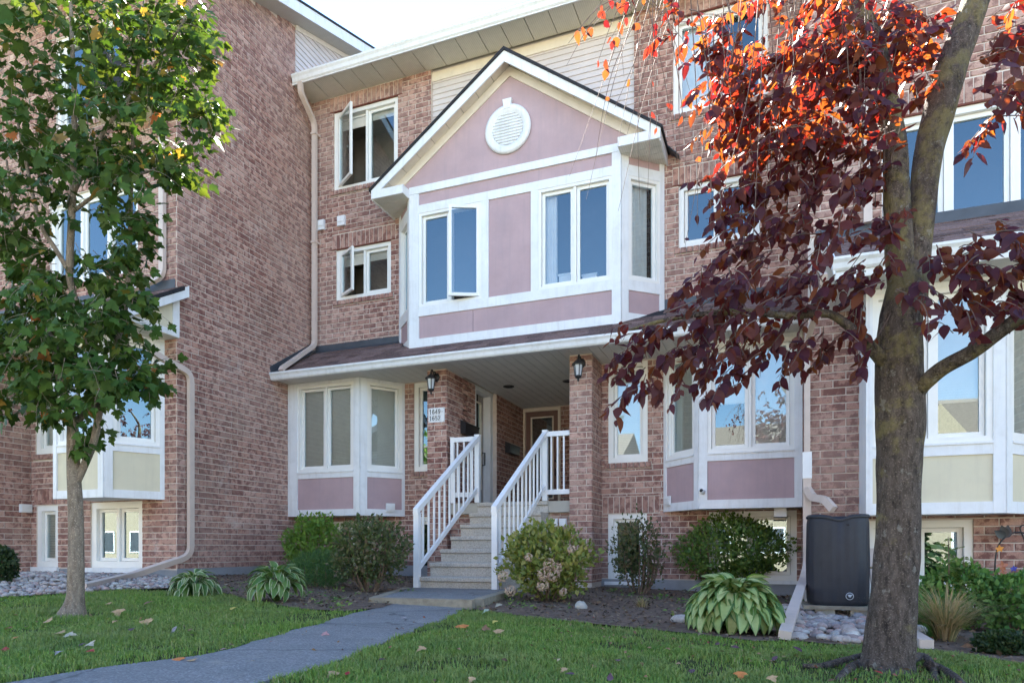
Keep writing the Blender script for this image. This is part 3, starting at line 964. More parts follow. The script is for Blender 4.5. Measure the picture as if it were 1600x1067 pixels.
for (a, b, wn_) in ((BX[0], BX[1], 'l'), (BX[2], BX[3], 'r')):
    A, B_ = Vector((*a, 0)), Vector((*b, 0)); L = (B_ - A).length
    F = Frame(A, B_ - A)
    pL, pR = (.08, .10) if wn_ == 'l' else (.115, .08)
    board(F, 0, pL, .022, zb0, 6.425); board(F, L - pR, L, .022, zb0, 6.425)
    for (q0, q1) in ((zb0, zb1 + .03), (zs0, zs1), (zt0 - .0, zt1 + .02)): board(F, pL, L - pR, .018, q0, q1)
    board(F, pL - .01, L - pR + .01, 0, zb1, zs0 + .01, 'pink', name='panel')
    board(F, pL - .01, L - pR + .01, 0, zt1, 6.42, 'pink', name='panel')
    window(F, house, pL, L - pR, zs1, zt0, n=.0, fw=.045, lights=1, room=False, curtain=[(pL + .04, L - pR - .12)] if wn_ == 'r' else None)
for (u0_, u1_) in ((873.5, 891), (910, 932)):
    (a_, z_), (b_, q_) = FB.px(u0_, 446, -.16), FB.px(u1_, 431, -.16)
    mb = MB(); mb.fb(FB, a_, b_, -.22, -.16, zs1 + .02, q_ + .02); mb.fb(FB, a_ - .012, b_ + .012, -.225, -.155, q_ + .021, q_ + .05); mb.build('white_box', M['metalw'], box, 'small white box standing inside on the sill')
# gable
CXg, HWg, ZEg, ZAg = -3.91, 2.40, 6.585, 8.31
Y0g = 9.84
sg = (ZAg - ZEg) / HWg
mb = MB(); mb.prism([(CXg - (8.20 - zg1) / sg, 10.10, zg1), (CXg + (8.20 - zg1) / sg, 10.10, zg1), (CXg, 10.10, 8.20)], (0, .3, 0))
gab = mb.build('gable_wall', M['pink'], box)
# faint horizontal board joint high in the gable
for s in (-1, 1):
    # rake fascia
    mb = MB(); mb.prism([(CXg + s * HWg, Y0g, ZEg), (CXg, Y0g, ZAg), (CXg, Y0g, ZAg - .19), (CXg + s * HWg, Y0g, ZEg - .165), ], (0, .025, 0)); mb.build('fascia', M['white'], box)
    # wall trim along the rake
    h0 = 8.20
    mb = MB(); mb.prism([(CXg + s * ((h0 - zg1) / sg), 10.075, zg1), (CXg, 10.075, h0), (CXg, 10.075, h0 - .155), (CXg + s * ((h0 - .155 - zg1) / sg), 10.075, zg1)], (0, .024, 0)); mb.build('trim_board', M['almond'], box)
    # roof slab
    mb = MB(); mb.prism([(CXg + s * (HWg + .03), Y0g - .025, ZEg - .0), (CXg, Y0g - .025, ZAg + .03), (CXg, Y0g - .025, ZAg - .02), (CXg + s * (HWg + .03), Y0g - .025, ZEg - .045)], (0, YF - Y0g + .04, 0)); mb.build('gable_roof', M['darkroof'], box)
    # soffit panels under the rake
    k = 9
    for i in range(k):
        t0, t1 = i / k, (i + 1) / k - .004
        xa_, xb_ = CXg + s * HWg * (1 - t0) * .99, CXg + s * HWg * (1 - t1) * .99
        za_, zb_ = ZEg - .10 + (ZAg - ZEg) * t0, ZEg - .10 + (ZAg - ZEg) * t1
        mb = MB(); mb.prism([(xa_, 9.866, za_), (xb_, 9.866, zb_), (xb_, 9.866, zb_ + .015), (xa_, 9.866, za_ + .015)], (0, .215, 0)); mb.build('soffit_panel', M['almond'], box)
    xo, xi = CXg + s * HWg, (X0 if s < 0 else X1)
    lo_, hi_ = min(xo, xi), max(xo, xi)
    mb = MB(); mb.box(lo_, hi_, Y0g + .002, Y0g + .027, 6.42, 6.555); mb.build('fascia', M['white'], box)
    mb = MB(); mb.box(min(xi, xi + s * .12), max(xi, xi + s * .12), Y0g + .03, 10.062, 6.43, 6.56); mb.build('trim_board', M['white'], box)
    mb = MB(); mb.box(lo_, hi_, Y0g + .027, 10.08, 6.556, 6.57); mb.build('trim_board', M['white'], box)
    mb = MB(); mb.box(min(xo, xo - s * .022), max(xo, xo - s * .022), Y0g + .03, YF, 6.40, 6.59); mb.build('fascia', M['white'], box)
    xw = BX[0][0] if s < 0 else BX[3][0]
    n_p = 4
    for i in range(n_p):
        ya, yb = 9.868 + (YF - 9.868) * i / n_p, 9.868 + (YF - 9.868) * (i + 1) / n_p - .006
        def xin(y): return xi if y <= 10.09 else xi + (xw - xi) * (y - 10.09) / (YF - 10.09)
        o_ = xo - s * .024
        mb = MB(); mb.prism([(o_, ya, 6.418), (xin(ya), ya, 6.418), (xin(yb), yb, 6.418), (o_, yb, 6.418)], (0, 0, .012)); mb.build('soffit_panel', M['soffit'], box)
mb = MB(); mb.prism([(CXg + HWg, 10.3, 6.58), (CXg + HWg + .19, 10.45, 6.44), (CXg + HWg + .19, 10.58, 6.44), (CXg + HWg, 10.58, 6.58)], (0, 0, .02)); mb.build('flashing', M['flash'], box)
# round louvred vent with a keystone
vx, vz = FB.px(794, 203)
mb = MB()
n = 40
ring = []
for (r, nn) in ((.385, .0), (.385, .035), (.345, .05), (.30, .05), (.285, .03), (.262, .03), (.255, .012)):
    ring.append([FB.pt(vx + r * math.cos(2 * math.pi * k / n), nn, vz + r * math.sin(2 * math.pi * k / n)) for k in range(n)])
vs = [p for rr in ring for p in rr]
mb.add(vs, [(i * n + k, i * n + (k + 1) % n, (i + 1) * n + (k + 1) % n, (i + 1) * n + k) for i in range(len(ring) - 1) for k in range(n)], True)
vent = mb.build('round_vent', M['white'], house)
mb = MB(); mb.add([FB.pt(vx + .27 * math.cos(2 * math.pi * k / n), .006, vz + .27 * math.sin(2 * math.pi * k / n)) for k in range(n)], [tuple(range(n))]); mb.build('vent_back', M['white'], vent)
for i in range(11):
    zc = -.235 + .047 * i
    h = math.sqrt(max(0, .262 ** 2 - zc ** 2)) - .004
    if h < .03: continue
    mb = MB(); mb.add([FB.pt(vx - h, .012, vz + zc + .036), FB.pt(vx + h, .012, vz + zc + .036), FB.pt(vx + h, .034, vz + zc - .004), FB.pt(vx - h, .034, vz + zc - .004), FB.pt(vx + h, .008, vz + zc - .010), FB.pt(vx - h, .008, vz + zc - .010)], [(0, 1, 2, 3), (3, 2, 4, 5)])
    mb.build('slat', M['white'], vent)
mb = MB(); mb.prism([FB.pt(vx - .05, .0, vz + .31), FB.pt(vx + .05, .0, vz + .31), FB.pt(vx + .075, .0, vz + .46), FB.pt(vx - .075, .0, vz + .46)], FB.N * .06); mb.build('keystone', M['white'], vent)
HB.build()

# ================================================================== LEFT TOWNHOUSE
lh = thing('townhouse', 'projecting brick townhouse at the left with a cream bay behind the maple', 'townhouse', (-10, 7.49, 0))
LB = Bricks(lh)
YL = 7.49
FL = Frame((0, YL, 0), (1, 0, 0))
FS = Frame((XL, 0, 0), (0, 1, 0))
zr = lambda y: 10.008 + .335 * (y - 10.1)
mb = MB(); mb.prism([(XL, YL, -.3), (XL, 20.5, -.3), (XL, 20.5, zr(7.49)), (XL, 14, zr(14)), (XL, YL, zr(YL))], (-.2, 0, 0))
sw = mb.build('brick_wall', M['mortar'], lh)
LB.course(sw, FS, YL, 10.1, .27, 10.2, top=lambda y: zr(y) + .085, phase=7.49 - .13)
LB.course(sw, FS, 10.1 - .0, YF, .27, 8.88, phase=7.49 - .13)
mb = MB(); mb.fb(FS, 10.1, 15.5, 0, .002, 8.9, 8.95); sd = mb.build('siding_wall', M['siding'], lh)
z = 8.98
while z < 11.2:
    y0 = max(10.1, 10.1 + (z + .1 - 10.008) / .335)
    if y0 < 14:
        ya = 10.1 if z < 10.0 else 10.1 + (z - 10.008) / .335
        mb = MB(); mb.add([FS.pt(ya, .004, z), FS.pt(14.5, .004, z), FS.pt(14.5, .022, z), FS.pt(ya, .022, z), FS.pt(14.5, .006, z + .1), FS.pt(max(ya, y0), .006, z + .1)], [(0, 1, 2, 3), (3, 2, 4, 5)])
        mb.build('siding_board', M['siding'], sd)
    z += .1
mb = MB(); mb.fb(FS, YL - .0, YF + .0, 0.0, .012, -.4, .27); mb.build('foundation', M['concrete'], lh)
mb = MB(); mb.fb(FL, -13, XL + .012, 0, .012, -.4, .25); mb.build('foundation', M['concrete'], lh)
# roof with a raking eave over the side wall
for (a, b, nm, m, x0, x1) in ((.0, .2, 'fascia', 'white', -7.762, -7.74), (.0, .012, 'eave_soffit', 'soffit', XL, -7.762), (.2, .24, 'roof', 'darkroof', -14, -7.725)):
    mb = MB(); mb.prism([(x0, 6.9, zr(6.9) + a), (x0, 14, zr(14) + a), (x0, 21, zr(7) + a), (x0, 21, zr(7) + b), (x0, 14, zr(14) + b), (x0, 6.9, zr(6.9) + b)], (x1 - x0, 0, 0)); mb.build(nm, M[m], lh)
mb = MB(); mb.prism([(XL + .002, 10.1, zr(10.1) - .09), (XL + .002, 14, zr(14) - .09), (XL + .002, 14, zr(14) - .002), (XL + .002, 10.1, zr(10.1) - .002)], (.03, 0, 0)); mb.build('trim_board', M['almond'], lh)
mb = MB(); mb.box(-14, -7.762, 6.9, 7.49, zr(7.49) - .02, zr(7.49)); mb.build('eave_soffit', M['soffit'], lh)
LW1 = (-10.74, -8.84, 4.69, 6.08)
LW2 = (-10.6, -9.2, 7.15, 8.6)
LNW = (-11.07, -10.45, 2.07, 3.58)
LBW = (-9.83, -8.75, .27, 1.27)
LBS = (-11.05, -10.55, .27, 1.25)
fl = wall_slab(FL, -13.5, XL - .19, -.3, 9.13, [LW1, LW2, LNW, LBW, LBS], lh)
hL = dressed(LB, fl, FL, LW1, lintel=False) + dressed(LB, fl, FL, LW2, lintel=False) + dressed(LB, fl, FL, LNW, soldier=False) + [LBW, LBS]
LB.soldier(fl, FL, LBS[0] - .05, LBS[1] + .5, LBS[3] + .012, LBS[3] + .27); hL.append((LBS[0] - .05, LBS[1] + .5, LBS[3], LBS[3] + .28))
LB.course(fl, FL, -11.17, XL, .25, 3.6, hL, phase=XL)
LB.course(fl, FL, -12.5, XL, 4.36, 9.1, hL, phase=XL)
window(FL, lh, *LW1, n=-.04, lights=3, fw=.08)
window(FL, lh, *LW2, n=-.04, lights=2, fw=.08)
window(FL, lh, *LNW, n=-.03, lights=1, fw=.09, blind=[1])
window(FL, lh, *LBW, n=-.03, lights=2, fw=.10)
window(FL, lh, *LBS, n=-.03, lights=1, fw=.09, blind=[1])
for w in (LBW, LBS):
    mb = MB(); mb.fb(FL, w[0] - .08, w[1] + .03, -.03, .05, w[2] - .07, w[2]); mb.build('window_sill', M['white'], lh)
bay(lh, [(-9.72, YL), (-9.70, 6.83), (-8.70, 6.83), (-8.32, YL)], 1.275, 1.39, 1.93, 2.035, 3.60, 'cream',
    [None, dict(lights=1, p0=.07, p1=.10), dict(lights=1, p0=.10, p1=.06)], YL)
FLC = Frame((-11.17, 0, 0), (0, 1, 0))
mb = MB(); mb.box(-11.5, -11.17, 6.86, YL, -.3, 3.6); lc = mb.build('brick_column', M['mortar'], lh)
LB.course(lc, FLC, 6.86, YL, .2, 3.6)
# lean-to roof over the bay with a boxed end
e0, e1 = (6.37, 3.66), (YL, 4.34)
mb = MB(); mb.prism([(-13, e0[0], e0[1]), (-13, e1[0], e1[1]), (-13, e1[0], e1[1] - .06), (-13, e0[0], e0[1] - .05)], (13 - 7.92, 0, 0)); lr = mb.build('porch_roof', M['darkroof'], lh)
s2 = Vector((0, e1[0] - e0[0], e1[1] - e0[1]))
shingles(lr, Frame((0, e0[0], e0[1]), (1, 0, 0), s2), -11.5, -7.93, s2.length - .05, keep=False)
mb = MB(); mb.prism([(-7.95, e0[0] - .02, e0[1] - .03), (-7.95, e1[0] + .08, e1[1] + .03), (-7.95, e1[0] + .08, e1[1] - .13), (-7.95, e0[0] - .02, e0[1] - .19)], (.025, 0, 0)); mb.build('fascia', M['white'], lh)
mb = MB(); mb.prism([(-8.06, 6.45, 3.62), (-8.06, YL - .06, 3.62), (-8.06, YL - .06, 4.24)], (.02, 0, 0)); mb.build('panel', M['cream'], lh)
mb = MB(); mb.box(-8.06, -8.025, 6.40, YL - .002, 3.605, 3.69); mb.build('trim_board', M['white'], lh)
mb = MB(); mb.box(-8.06, -8.022, YL - .115, YL - .002, 3.69, 4.25); mb.build('trim_board', M['white'], lh)
mb = MB(); mb.box(-13, -8.03, 6.4, YL, 3.60, 3.615); mb.build('porch_soffit', M['ceiling'], lh)
mb = MB(); mb.fb(FL, -13, -8.1, .004, .014, 4.30, 4.47); mb.build('flashing', M['flash'], lh)
gutter(lh, -13, -7.95, e0[0] - .06, 3.57)
# end of the upper gable eave showing through the leaves
mb = MB(); mb.box(-9.3, -7.93, 7.05, 7.08, 6.87, 7.0); mb.build('fascia', M['white'], lh)
mb = MB(); mb.box(-9.3, -7.93, 7.08, YL, 6.87, 6.885); mb.build('eave_soffit', M['soffit'], lh)
mb = MB(); mb.prism([(-7.93, 7.03, 7.0), (-9.3, 7.03, 7.0), (-9.3, 7.03, 7.95)], (0, .46, 0)); mb.build('gable_roof', M['darkroof'], lh)
LB.build()

# ================================================================== RIGHT TOWNHOUSE
rh = thing('townhouse', 'brick townhouse at the right with a cream bay behind the purple leaved tree', 'townhouse', (2, 8.62, 0))
RB = Bricks(rh)
YR = 8.62
FR = Frame((0, YR, 0), (1, 0, 0))
FRS = Frame((XR, 0, 0), (0, -1, 0))
RW1 = (1.13, 3.05, Z(3.51), Z(4.79))
RBW = (.965, 2.0, .06, .87)
fr_ = wall_slab(FR, XR, 6, -.4, 10.2, [RW1, RBW], rh)
mb = MB(); mb.box(XR, XR + .2, YR + .201, 20, -.4, 10.2); rs = mb.build('brick_wall', M['mortar'], rh)
hR = dressed(RB, fr_, FR, RW1) + [RBW]
RB.course(fr_, FR, XR, 5, .06, 3.3, hR, phase=XR)
RB.course(fr_, FR, XR, 5, 4.15, 10.1, hR, phase=XR)
RB.course(rs, FRS, -YF, -YR, .06, 10, phase=-YR)
window(FR, rh, *RW1, n=-.03, fw=.075, lights=3, edges=[1.205, 1.76, 2.37, 2.975])
window(FR, rh, *RBW, n=-.03, lights=2, fw=.08)
bay(rh, [(.93, YR), (.93, 8.0), (2.12, 8.0), (2.66, YR)], .907, 1.025, 1.494, 1.61, 3.25, 'cream',
    [None, dict(lights=2, p0=.03, p1=.10, blind=[.6, .75]), dict(lights=1, blind=[1], p0=.10, p1=.06)], YR)
mb = MB(); mb.box(.90, .94, 7.985, YR, .905, 3.25); mb.build('trim_board', M['white'], rh)
q0, q1 = (7.56, 3.45), (YR, 4.10)
mb = MB(); mb.prism([(.57, q0[0], q0[1]), (.57, q1[0], q1[1]), (.57, q1[0], q1[1] - .08), (.57, q0[0], q0[1] - .05)], (5, 0, 0)); rr_ = mb.build('porch_roof', M['darkroof'], rh)
s3 = Vector((0, q1[0] - q0[0], q1[1] - q0[1]))
shingles(rr_, Frame((0, q0[0], q0[1]), (1, 0, 0), s3), .57, 4, s3.length - .05, keep=False)
mb = MB(); mb.fb(FR, .45, 6, .004, .016, 4.05, 4.22); mb.build('flashing', M['flash'], rh)
mb = MB(); mb.box(.57, 6, 7.56, YR, 3.255, 3.27); mb.build('porch_soffit', M['ceiling'], rh)
mb = MB(); mb.prism([(.555, 7.53, 3.30), (.555, YR, 3.95), (.555, YR, 4.12), (.555, 7.53, 3.47)], (.02, 0, 0)); mb.build('fascia', M['white'], rh)
gutter(rh, .55, 6, 7.48, 3.33)
mb = MB(); mb.box(.575, 6, 7.56, 7.58, 3.27, 3.4); mb.build('fascia', M['white'], rh)
mb = MB(); mb.prism([(XR - .1, 8.0, 10.0), (XR - .1, 14, 12.4), (XR - .1, 20, 10.0), (XR - .1, 20, 9.9), (XR - .1, 14, 12.3), (XR - .1, 8.0, 9.9)], (6, 0, 0)); mb.build('roof', M['darkroof'], rh)
mb = MB(); mb.fb(FR, XR, .93, 0, .015, -.4, .05); mb.build('foundation', M['concrete'], rh)
RB.build()
# ================================================================== STAIRS AND RAILINGS
st = thing('stairs', 'exposed aggregate concrete stairs climbing to the recessed porch', 'stairs', (-3.85, 8.05, 0))
SX0, SX1, SY, RUN, RISE = -4.42, -3.24, 8.05, .325, .185
for k in range(7):
    y0 = SY + k * RUN
    mb = MB()
    if k < 6:
        p = [(y0, k * RISE - (.3 if k == 0 else 0)), (10.02, k * RISE - (.3 if k == 0 else 0)), (10.02, (k + 1) * RISE), (y0 - .028, (k + 1) * RISE), (y0 - .034, (k + 1) * RISE - .012), (y0 - .034, (k + 1) * RISE - .05), (y0 - .004, (k + 1) * RISE - .065)]
        mb.prism([(SX0 + .001 * k, a, b) for a, b in p], (SX1 - SX0 - .002 * k, 0, 0))
    else:
        p = [(9.97, 1.115), (10.09, 1.115), (10.09, 1.297), (9.966, 1.297), (9.96, 1.285), (9.96, 1.24), (9.99, 1.225)]
        mb.prism([(SX0, a, b) for a, b in p], (SX1 - SX0, 0, 0))
    mb.build('step', M['aggregate'], st)
def railing(x, label, flat_to, yb):
    r = thing('stair_railing', label, 'railing', (x, 8.0, 0))
    def post(px_, py_, z0, z1, w=.075):
        mb = MB(); mb.box(px_ - w / 2, px_ + w / 2, py_ - w / 2, py_ + w / 2, z0, z1)
        mb.box(px_ - w / 2 - .006, px_ + w / 2 + .006, py_ - w / 2 - .006, py_ + w / 2 + .006, z1, z1 + .014); mb.build('post', M['metalw'], r)
    post(x, yb, gz(x, yb), 1.03); post(x, 10.0, 1.30, 2.37)
    def rail(a, b, w, h):
        mb = MB(); d = Vector(b) - Vector(a)
        mb.prism([Vector(a) + Vector((-w / 2, 0, -h / 2)), Vector(a) + Vector((w / 2, 0, -h / 2)), Vector(a) + Vector((w / 2, 0, h / 2)), Vector(a) + Vector((-w / 2, 0, h / 2))], d); mb.build('rail', M['metalw'], r)
    rail((x, yb - .05, 1.05), (x, 9.962, 2.31), .07, .085)
    rail((x, yb + .04, .30), (x, 9.962, 1.50), .035, .075)
    n = 11
    for i in range(1, n + 1):
        t = i / (n + 1)
        y = yb + (9.96 - yb) * t
        zt = 1.05 + (2.31 - 1.05) * (y - yb + .05) / (9.962 - yb + .05); zl = .30 + 1.2 * (y - yb - .04) / (9.962 - yb - .04)
        mb = MB(); mb.box(x - .012, x + .012, y - .012, y + .012, zl + .03, zt - .04); mb.build('baluster', M['metalw'], r)
    s = 1 if flat_to > x else -1
    def hrail(z, h):
        mb = MB(); a, b = sorted((x + s * .038, flat_to)); mb.box(a, b, 9.975, 10.025, z - h / 2, z + h / 2); mb.build('rail', M['metalw'], r)
    hrail(2.32, .075); hrail(1.43, .075)
    for i in range(1, 4):
        xx = x + (flat_to - x) * i / 4
        mb = MB(); mb.box(xx - .012, xx + .012, 9.988, 10.012, 1.46, 2.29); mb.build('baluster', M['metalw'], r)
    if s < 0: post(flat_to + .03, 10.0, 1.30, 2.35, .06)
railing(-4.43, 'white metal stair railing on the left side, ending beside the numbered brick column', -4.90, 8.02)
railing(-3.29, 'white metal stair railing on the right side, above the bush with faded flower heads', -2.89, 7.98)

# asphalt pad with a timber kerb at the foot of the stairs
pad = thing('entry_pad', 'raised asphalt pad edged with weathered timber at the foot of the stairs', 'pad', (-3.6, 7.0, 0))
pa, pb, pc, pd = G(592, 942), G(735, 950), G(777, 932), G(655, 926)
zc = max(p.z for p in (pa, pb, pc, pd)) + .05
pts = [(pa.x, pa.y), (pb.x, pb.y), (-3.12, 8.0), (-4.5, 8.0)]
mb = MB(); mb.prism([(x, y, -.2) for x, y in pts], (0, 0, .2 + .046)); mb.build('pad_surface', M['asphalt'], pad)
for a, b, w in ((pts[0], pts[1], .11), (pts[1], pts[2], .11), (pts[3], pts[0], .10)):
    A, B_ = Vector((*a, 0)), Vector((*b, 0)); U = (B_ - A).normalized()
    N = U.cross(Vector((0, 0, 1)))
    mb = MB(); f = Frame(A, U, (0, 0, 1), N)
    ex = .05 if (a == pts[0]) else -.003
    mb.fb(f, -.06 if a == pts[0] else .112, (B_ - A).length + ex, -.0, w, -.15, .056 if a == pts[0] else .052); mb.build('timber', M['timber'], pad)

# ================================================================== WALL LANTERNS
def lantern(F, u, z, label):
    c = F.pt(u, 0, z)
    t = thing('wall_lantern', label, 'lantern', c, 'black carriage lanterns on the porch columns')
    mb = MB()
    n = 16
    ring = []
    for (r, nn) in ((.058, .0), (.058, .016), (.045, .028), (.02, .034)):
        ring += [F.pt(u + r * math.cos(2 * math.pi * k / n), nn + .008, z + r * 1.25 * math.sin(2 * math.pi * k / n)) for k in range(n)]
    mb.add(ring, [(i * n + k, i * n + (k + 1) % n, (i + 1) * n + (k + 1) % n, (i + 1) * n + k) for i in range(3) for k in range(n)], True)
    mb.build('backplate', M['black'], t)
    mb = MB()
    arm = spline([F.pt(u, .03, z - .01), F.pt(u, .09, z - .05), F.pt(u, .12, z - .0), F.pt(u, .13, z + .06), F.pt(u, .17, z + .085), F.pt(u, .20, z + .05), F.pt(u, .20, z + .0)], 5)
    mb.tube(arm, .011, 7)
    sc = spline([F.pt(u, .10, z + .05), F.pt(u, .075, z + .085), F.pt(u, .05, z + .07), F.pt(u, .065, z + .05)], 4)
    mb.tube(sc, .008, 6)
    mb.build('arm', M['black'], t)
    ax = F.pt(u, .20, z)
    mb = MB(); mb.lathe(ax, [(.012, .03), (.02, .012), (.05, -.012), (.088, -.05), (.10, -.062), (.098, -.07), (.06, -.07)], 8, smooth=False); mb.build('roof_cap', M['black'], t)
    mb = MB(); mb.lathe(ax, [(.066, -.072), (.066, -.078), (.044, -.235), (.03, -.24)], 6, smooth=False); mb.build('lamp_glass', M['lampglass'], t)
    mb = MB()
    for k in range(6):
        an = 2 * math.pi * k / 6
        mb.rtube([ax + Vector((.069 * math.cos(an), .069 * math.sin(an), -.07)), ax + Vector((.047 * math.cos(an), .047 * math.sin(an), -.238))], .011, .011)
    mb.lathe(ax, [(.05, -.228), (.052, -.245), (.035, -.262), (.014, -.272), (.014, -.29), (.018, -.30), (.006, -.315)], 8)
    mb.build('cage', M['black'], t)
F1 = Frame((0, 9.95, 0), (1, 0, 0))
u1, z1 = F1.px(682.5, 590); u2, z2 = F1.px(909, 568)
lantern(F1, u1, z1, 'black wall lantern above the white house number plate')
lantern(F1, u2, z2, 'black wall lantern on the right hand brick porch column without a number')

# house number
ua, za = F1.px(670.2, 660.8); ub, zb_ = F1.px(695.2, 636.2)
sg_ = thing('house_number_sign', 'white plate with black house numbers on the left porch column', 'sign', F1.pt((ua + ub) / 2, .012, za))
mb = MB(); mb.fb(F1, ua, ub, .008, .018, za, zb_); mb.build('plate', M['white'], sg_)
GLY = {  # pen strokes of the digits on a unit cell
    '1': [[(.18, .78), (.5, 1), (.5, 0)]],
    '6': [[(.85, .86), (.6, 1), (.35, .95), (.12, .62), (.1, .3), (.28, .03), (.6, 0), (.88, .2), (.86, .46), (.6, .62), (.3, .55), (.12, .36)]],
    '4': [[(.70, 0), (.70, 1), (.05, .28), (.95, .28)]],
    '9': [[(.15, .14), (.4, 0), (.65, .05), (.88, .38), (.9, .7), (.72, .97), (.4, 1), (.12, .8), (.14, .54), (.4, .38), (.7, .45), (.88, .64)]],
    '5': [[(.85, 1), (.22, 1), (.15, .55), (.45, .64), (.78, .55), (.9, .3), (.72, .05), (.4, 0), (.12, .14)]],
    '2': [[(.12, .76), (.25, .95), (.5, 1), (.8, .92), (.86, .68), (.65, .42), (.1, 0), (.92, 0)]],
    '-': [[(.12, .42), (.75, .42)]]}
ch = (zb_ - za) * .30; cw = (ub - ua) * .145
for txt, k in (('1649-', .58), ('1652', .14)):
    for i, c_ in enumerate(txt):
        mb = MB()
        for st_ in GLY[c_]:
            q = [Vector((ua + .022 + i * cw * 1.24 + x_ * cw * .9, 9.95 - .0195, za + (zb_ - za) * k + y_ * ch)) for x_, y_ in st_]
            for p0, p1 in zip(q, q[1:]):
                d_ = (p1 - p0).normalized() * .005
                mb.rtube([p0 - d_, p1 + d_], .003, .017)
        mb.build('number', M['black'], sg_)
mb = MB()
for (a, b) in ((ua + .012, za + .012), (ub - .012, za + .012), (ua + .012, zb_ - .012), (ub - .012, zb_ - .012)):
    mb.fb(F1, a - .004, a + .004, .018, .021, b - .004, b + .004)
mb.build('screw', M['black'], sg_)

# mailboxes
def mailbox(F, u0, u1, z0, z1, label):
    t = thing('mailbox', label, 'mailbox', F.pt((u0 + u1) / 2, 0, z0), 'black mailboxes on the porch walls')
    mb = MB(); mb.prism([F.pt(u0, .009, z0), F.pt(u0, .10, z0), F.pt(u0, .115, z1 - .05), F.pt(u0, .009, z1)], F.U * (u1 - u0)); mb.build('body', M['black'], t)
    mb = MB(); mb.prism([F.pt(u0 - .006, .01, z1 + .005), F.pt(u0 - .006, .125, z1 - .05), F.pt(u0 - .006, .125, z1 - .07), F.pt(u0 - .006, .118, z1 - .055), F.pt(u0 - .006, .01, z1 - .002)], F.U * (u1 - u0 + .012)); mb.build('lid', M['black'], t)
a, b = FC.px(718.5, 668), FC.px(739.5, 668)
mailbox(FC, a[0], b[0], a[1] - .10, a[1] + .13, 'black mailbox on the brick beside the taupe door, below the lantern')
a, b = FD.px(788.5, 700), FD.px(804.5, 700)
mailbox(FD, a[0], b[0], a[1] - .08, a[1] + .13, 'black mailbox deeper in the porch, between the two doors')

# small vents, boxes, camera
def grille(F, u0, v0, u1, v1, name, label, cat, bars=4, deep=.03, group=None, mat='white', n0=.008):
    (a0, c1), (a1, c0) = F.px(u0, v0), F.px(u1, v1)
    t = thing(name, label, cat, F.pt((a0 + a1) / 2, 0, c0), group)
    mb = MB(); mb.fb(F, a0, a1, n0, n0 + deep, c0, c1); mb.build('housing', M[mat], t)
    for i in range(bars):
        zz = c0 + (c1 - c0) * (i + .7) / (bars + .6)
        mb = MB(); mb.fb(F, a0 + .012, a1 - .012, n0 + deep, n0 + deep + .012, zz - (c1 - c0) * .06, zz + (c1 - c0) * .05); mb.build('louvre', M[mat], t)
    return t
grille(FM, 496.7, 347, 508.7, 360, 'wall_vent', 'small white square wall vent beside the tall downspout', 'vent', 1, .05, 'small white wall vents between the left windows')
grille(FM, 529.5, 340.2, 541, 353, 'wall_vent', 'small white square wall vent between the open windows, right of its twin', 'vent', 1, .05, 'small white wall vents between the left windows')
grille(FLC, 29, 787, 46.8, 801, 'dryer_vent', 'white louvred dryer vent on brick at the far left edge', 'vent', 4, .05)
A, B_ = Vector((-6.58, 9.92, 0)), Vector((-6.10, YF, 0)); FA = Frame(A, B_ - A)
grille(FA, 602, 786, 615.5, 799.5, 'bay_vent', 'pale square vent low on the left mauve bay panel', 'vent', 2, .03, n0=.02)
A, B_ = Vector((-1.56, YF, 0)), Vector((-.985, 9.96, 0)); FA2 = Frame(A, B_ - A)
grille(FA2, 1041.5, 775.5, 1050.5, 789, 'bay_vent', 'pale square vent low on the narrow panel of the right mauve bay', 'vent', 3, .03, n0=.02)
for (a, b, c, d, lb) in ((859.5, 810, 872.2, 822.5, 'white outlet cover on brick under the landing, left of two'), (874.8, 810, 886.5, 822.5, 'white outlet cover on brick under the landing, beside the column')):
    (p0, q1), (p1, q0) = FP.px(a, b), FP.px(c, d)
    t = thing('outlet_cover', lb, 'outlet cover', FP.pt(p0, 0, q0), 'outlet covers under the landing')
    mb = MB(); mb.fb(FP, p0, p1, .008, .045, q0, q1); mb.build('base', M['metalw'], t)
    mb = MB(); mb.fb(FP, p0 + .01, p1 - .01, .045, .06, q0 + .012, q1 - .008); mb.build('flap', M['metalw'], t)
FBR = Frame((0, 9.96, 0), (1, 0, 0))
u, z = FBR.px(1097, 767)
t = thing('security_camera', 'round white security camera on the right mauve bay panel', 'camera', FBR.pt(u, 0, z))
mb = MB(); mb.tube([FBR.pt(u + .02, .0, z - .03), FBR.pt(u + .02, .03, z - .03), FBR.pt(u + .015, .05, z - .02)], .022, 10); mb.build('mount', M['soffit'], t)
mb = MB(); mb.tube([FBR.pt(u + .01, .02, z - .012), FBR.pt(u, .11, z)], .036, 14); mb.build('body', M['metalw'], t)
mb = MB(); mb.tube([FBR.pt(u, .109, z), FBR.pt(u, .113, z)], .024, 14); mb.build('lens', M['black'], t)
u, z = FM.px(1220, 806)
t = thing('floodlight', 'small white box hanging under the right mauve bay', 'light box', (u, 10.2, z))
mb = MB(); mb.box(u - .09, u + .07, 10.1, 10.22, 1.0, 1.125); mb.build('housing', M['metalw'], t)
mb = MB(); mb.box(u - .10, u + .08, 10.09, 10.2, .985, 1.0); mb.build('visor', M['black'], t)

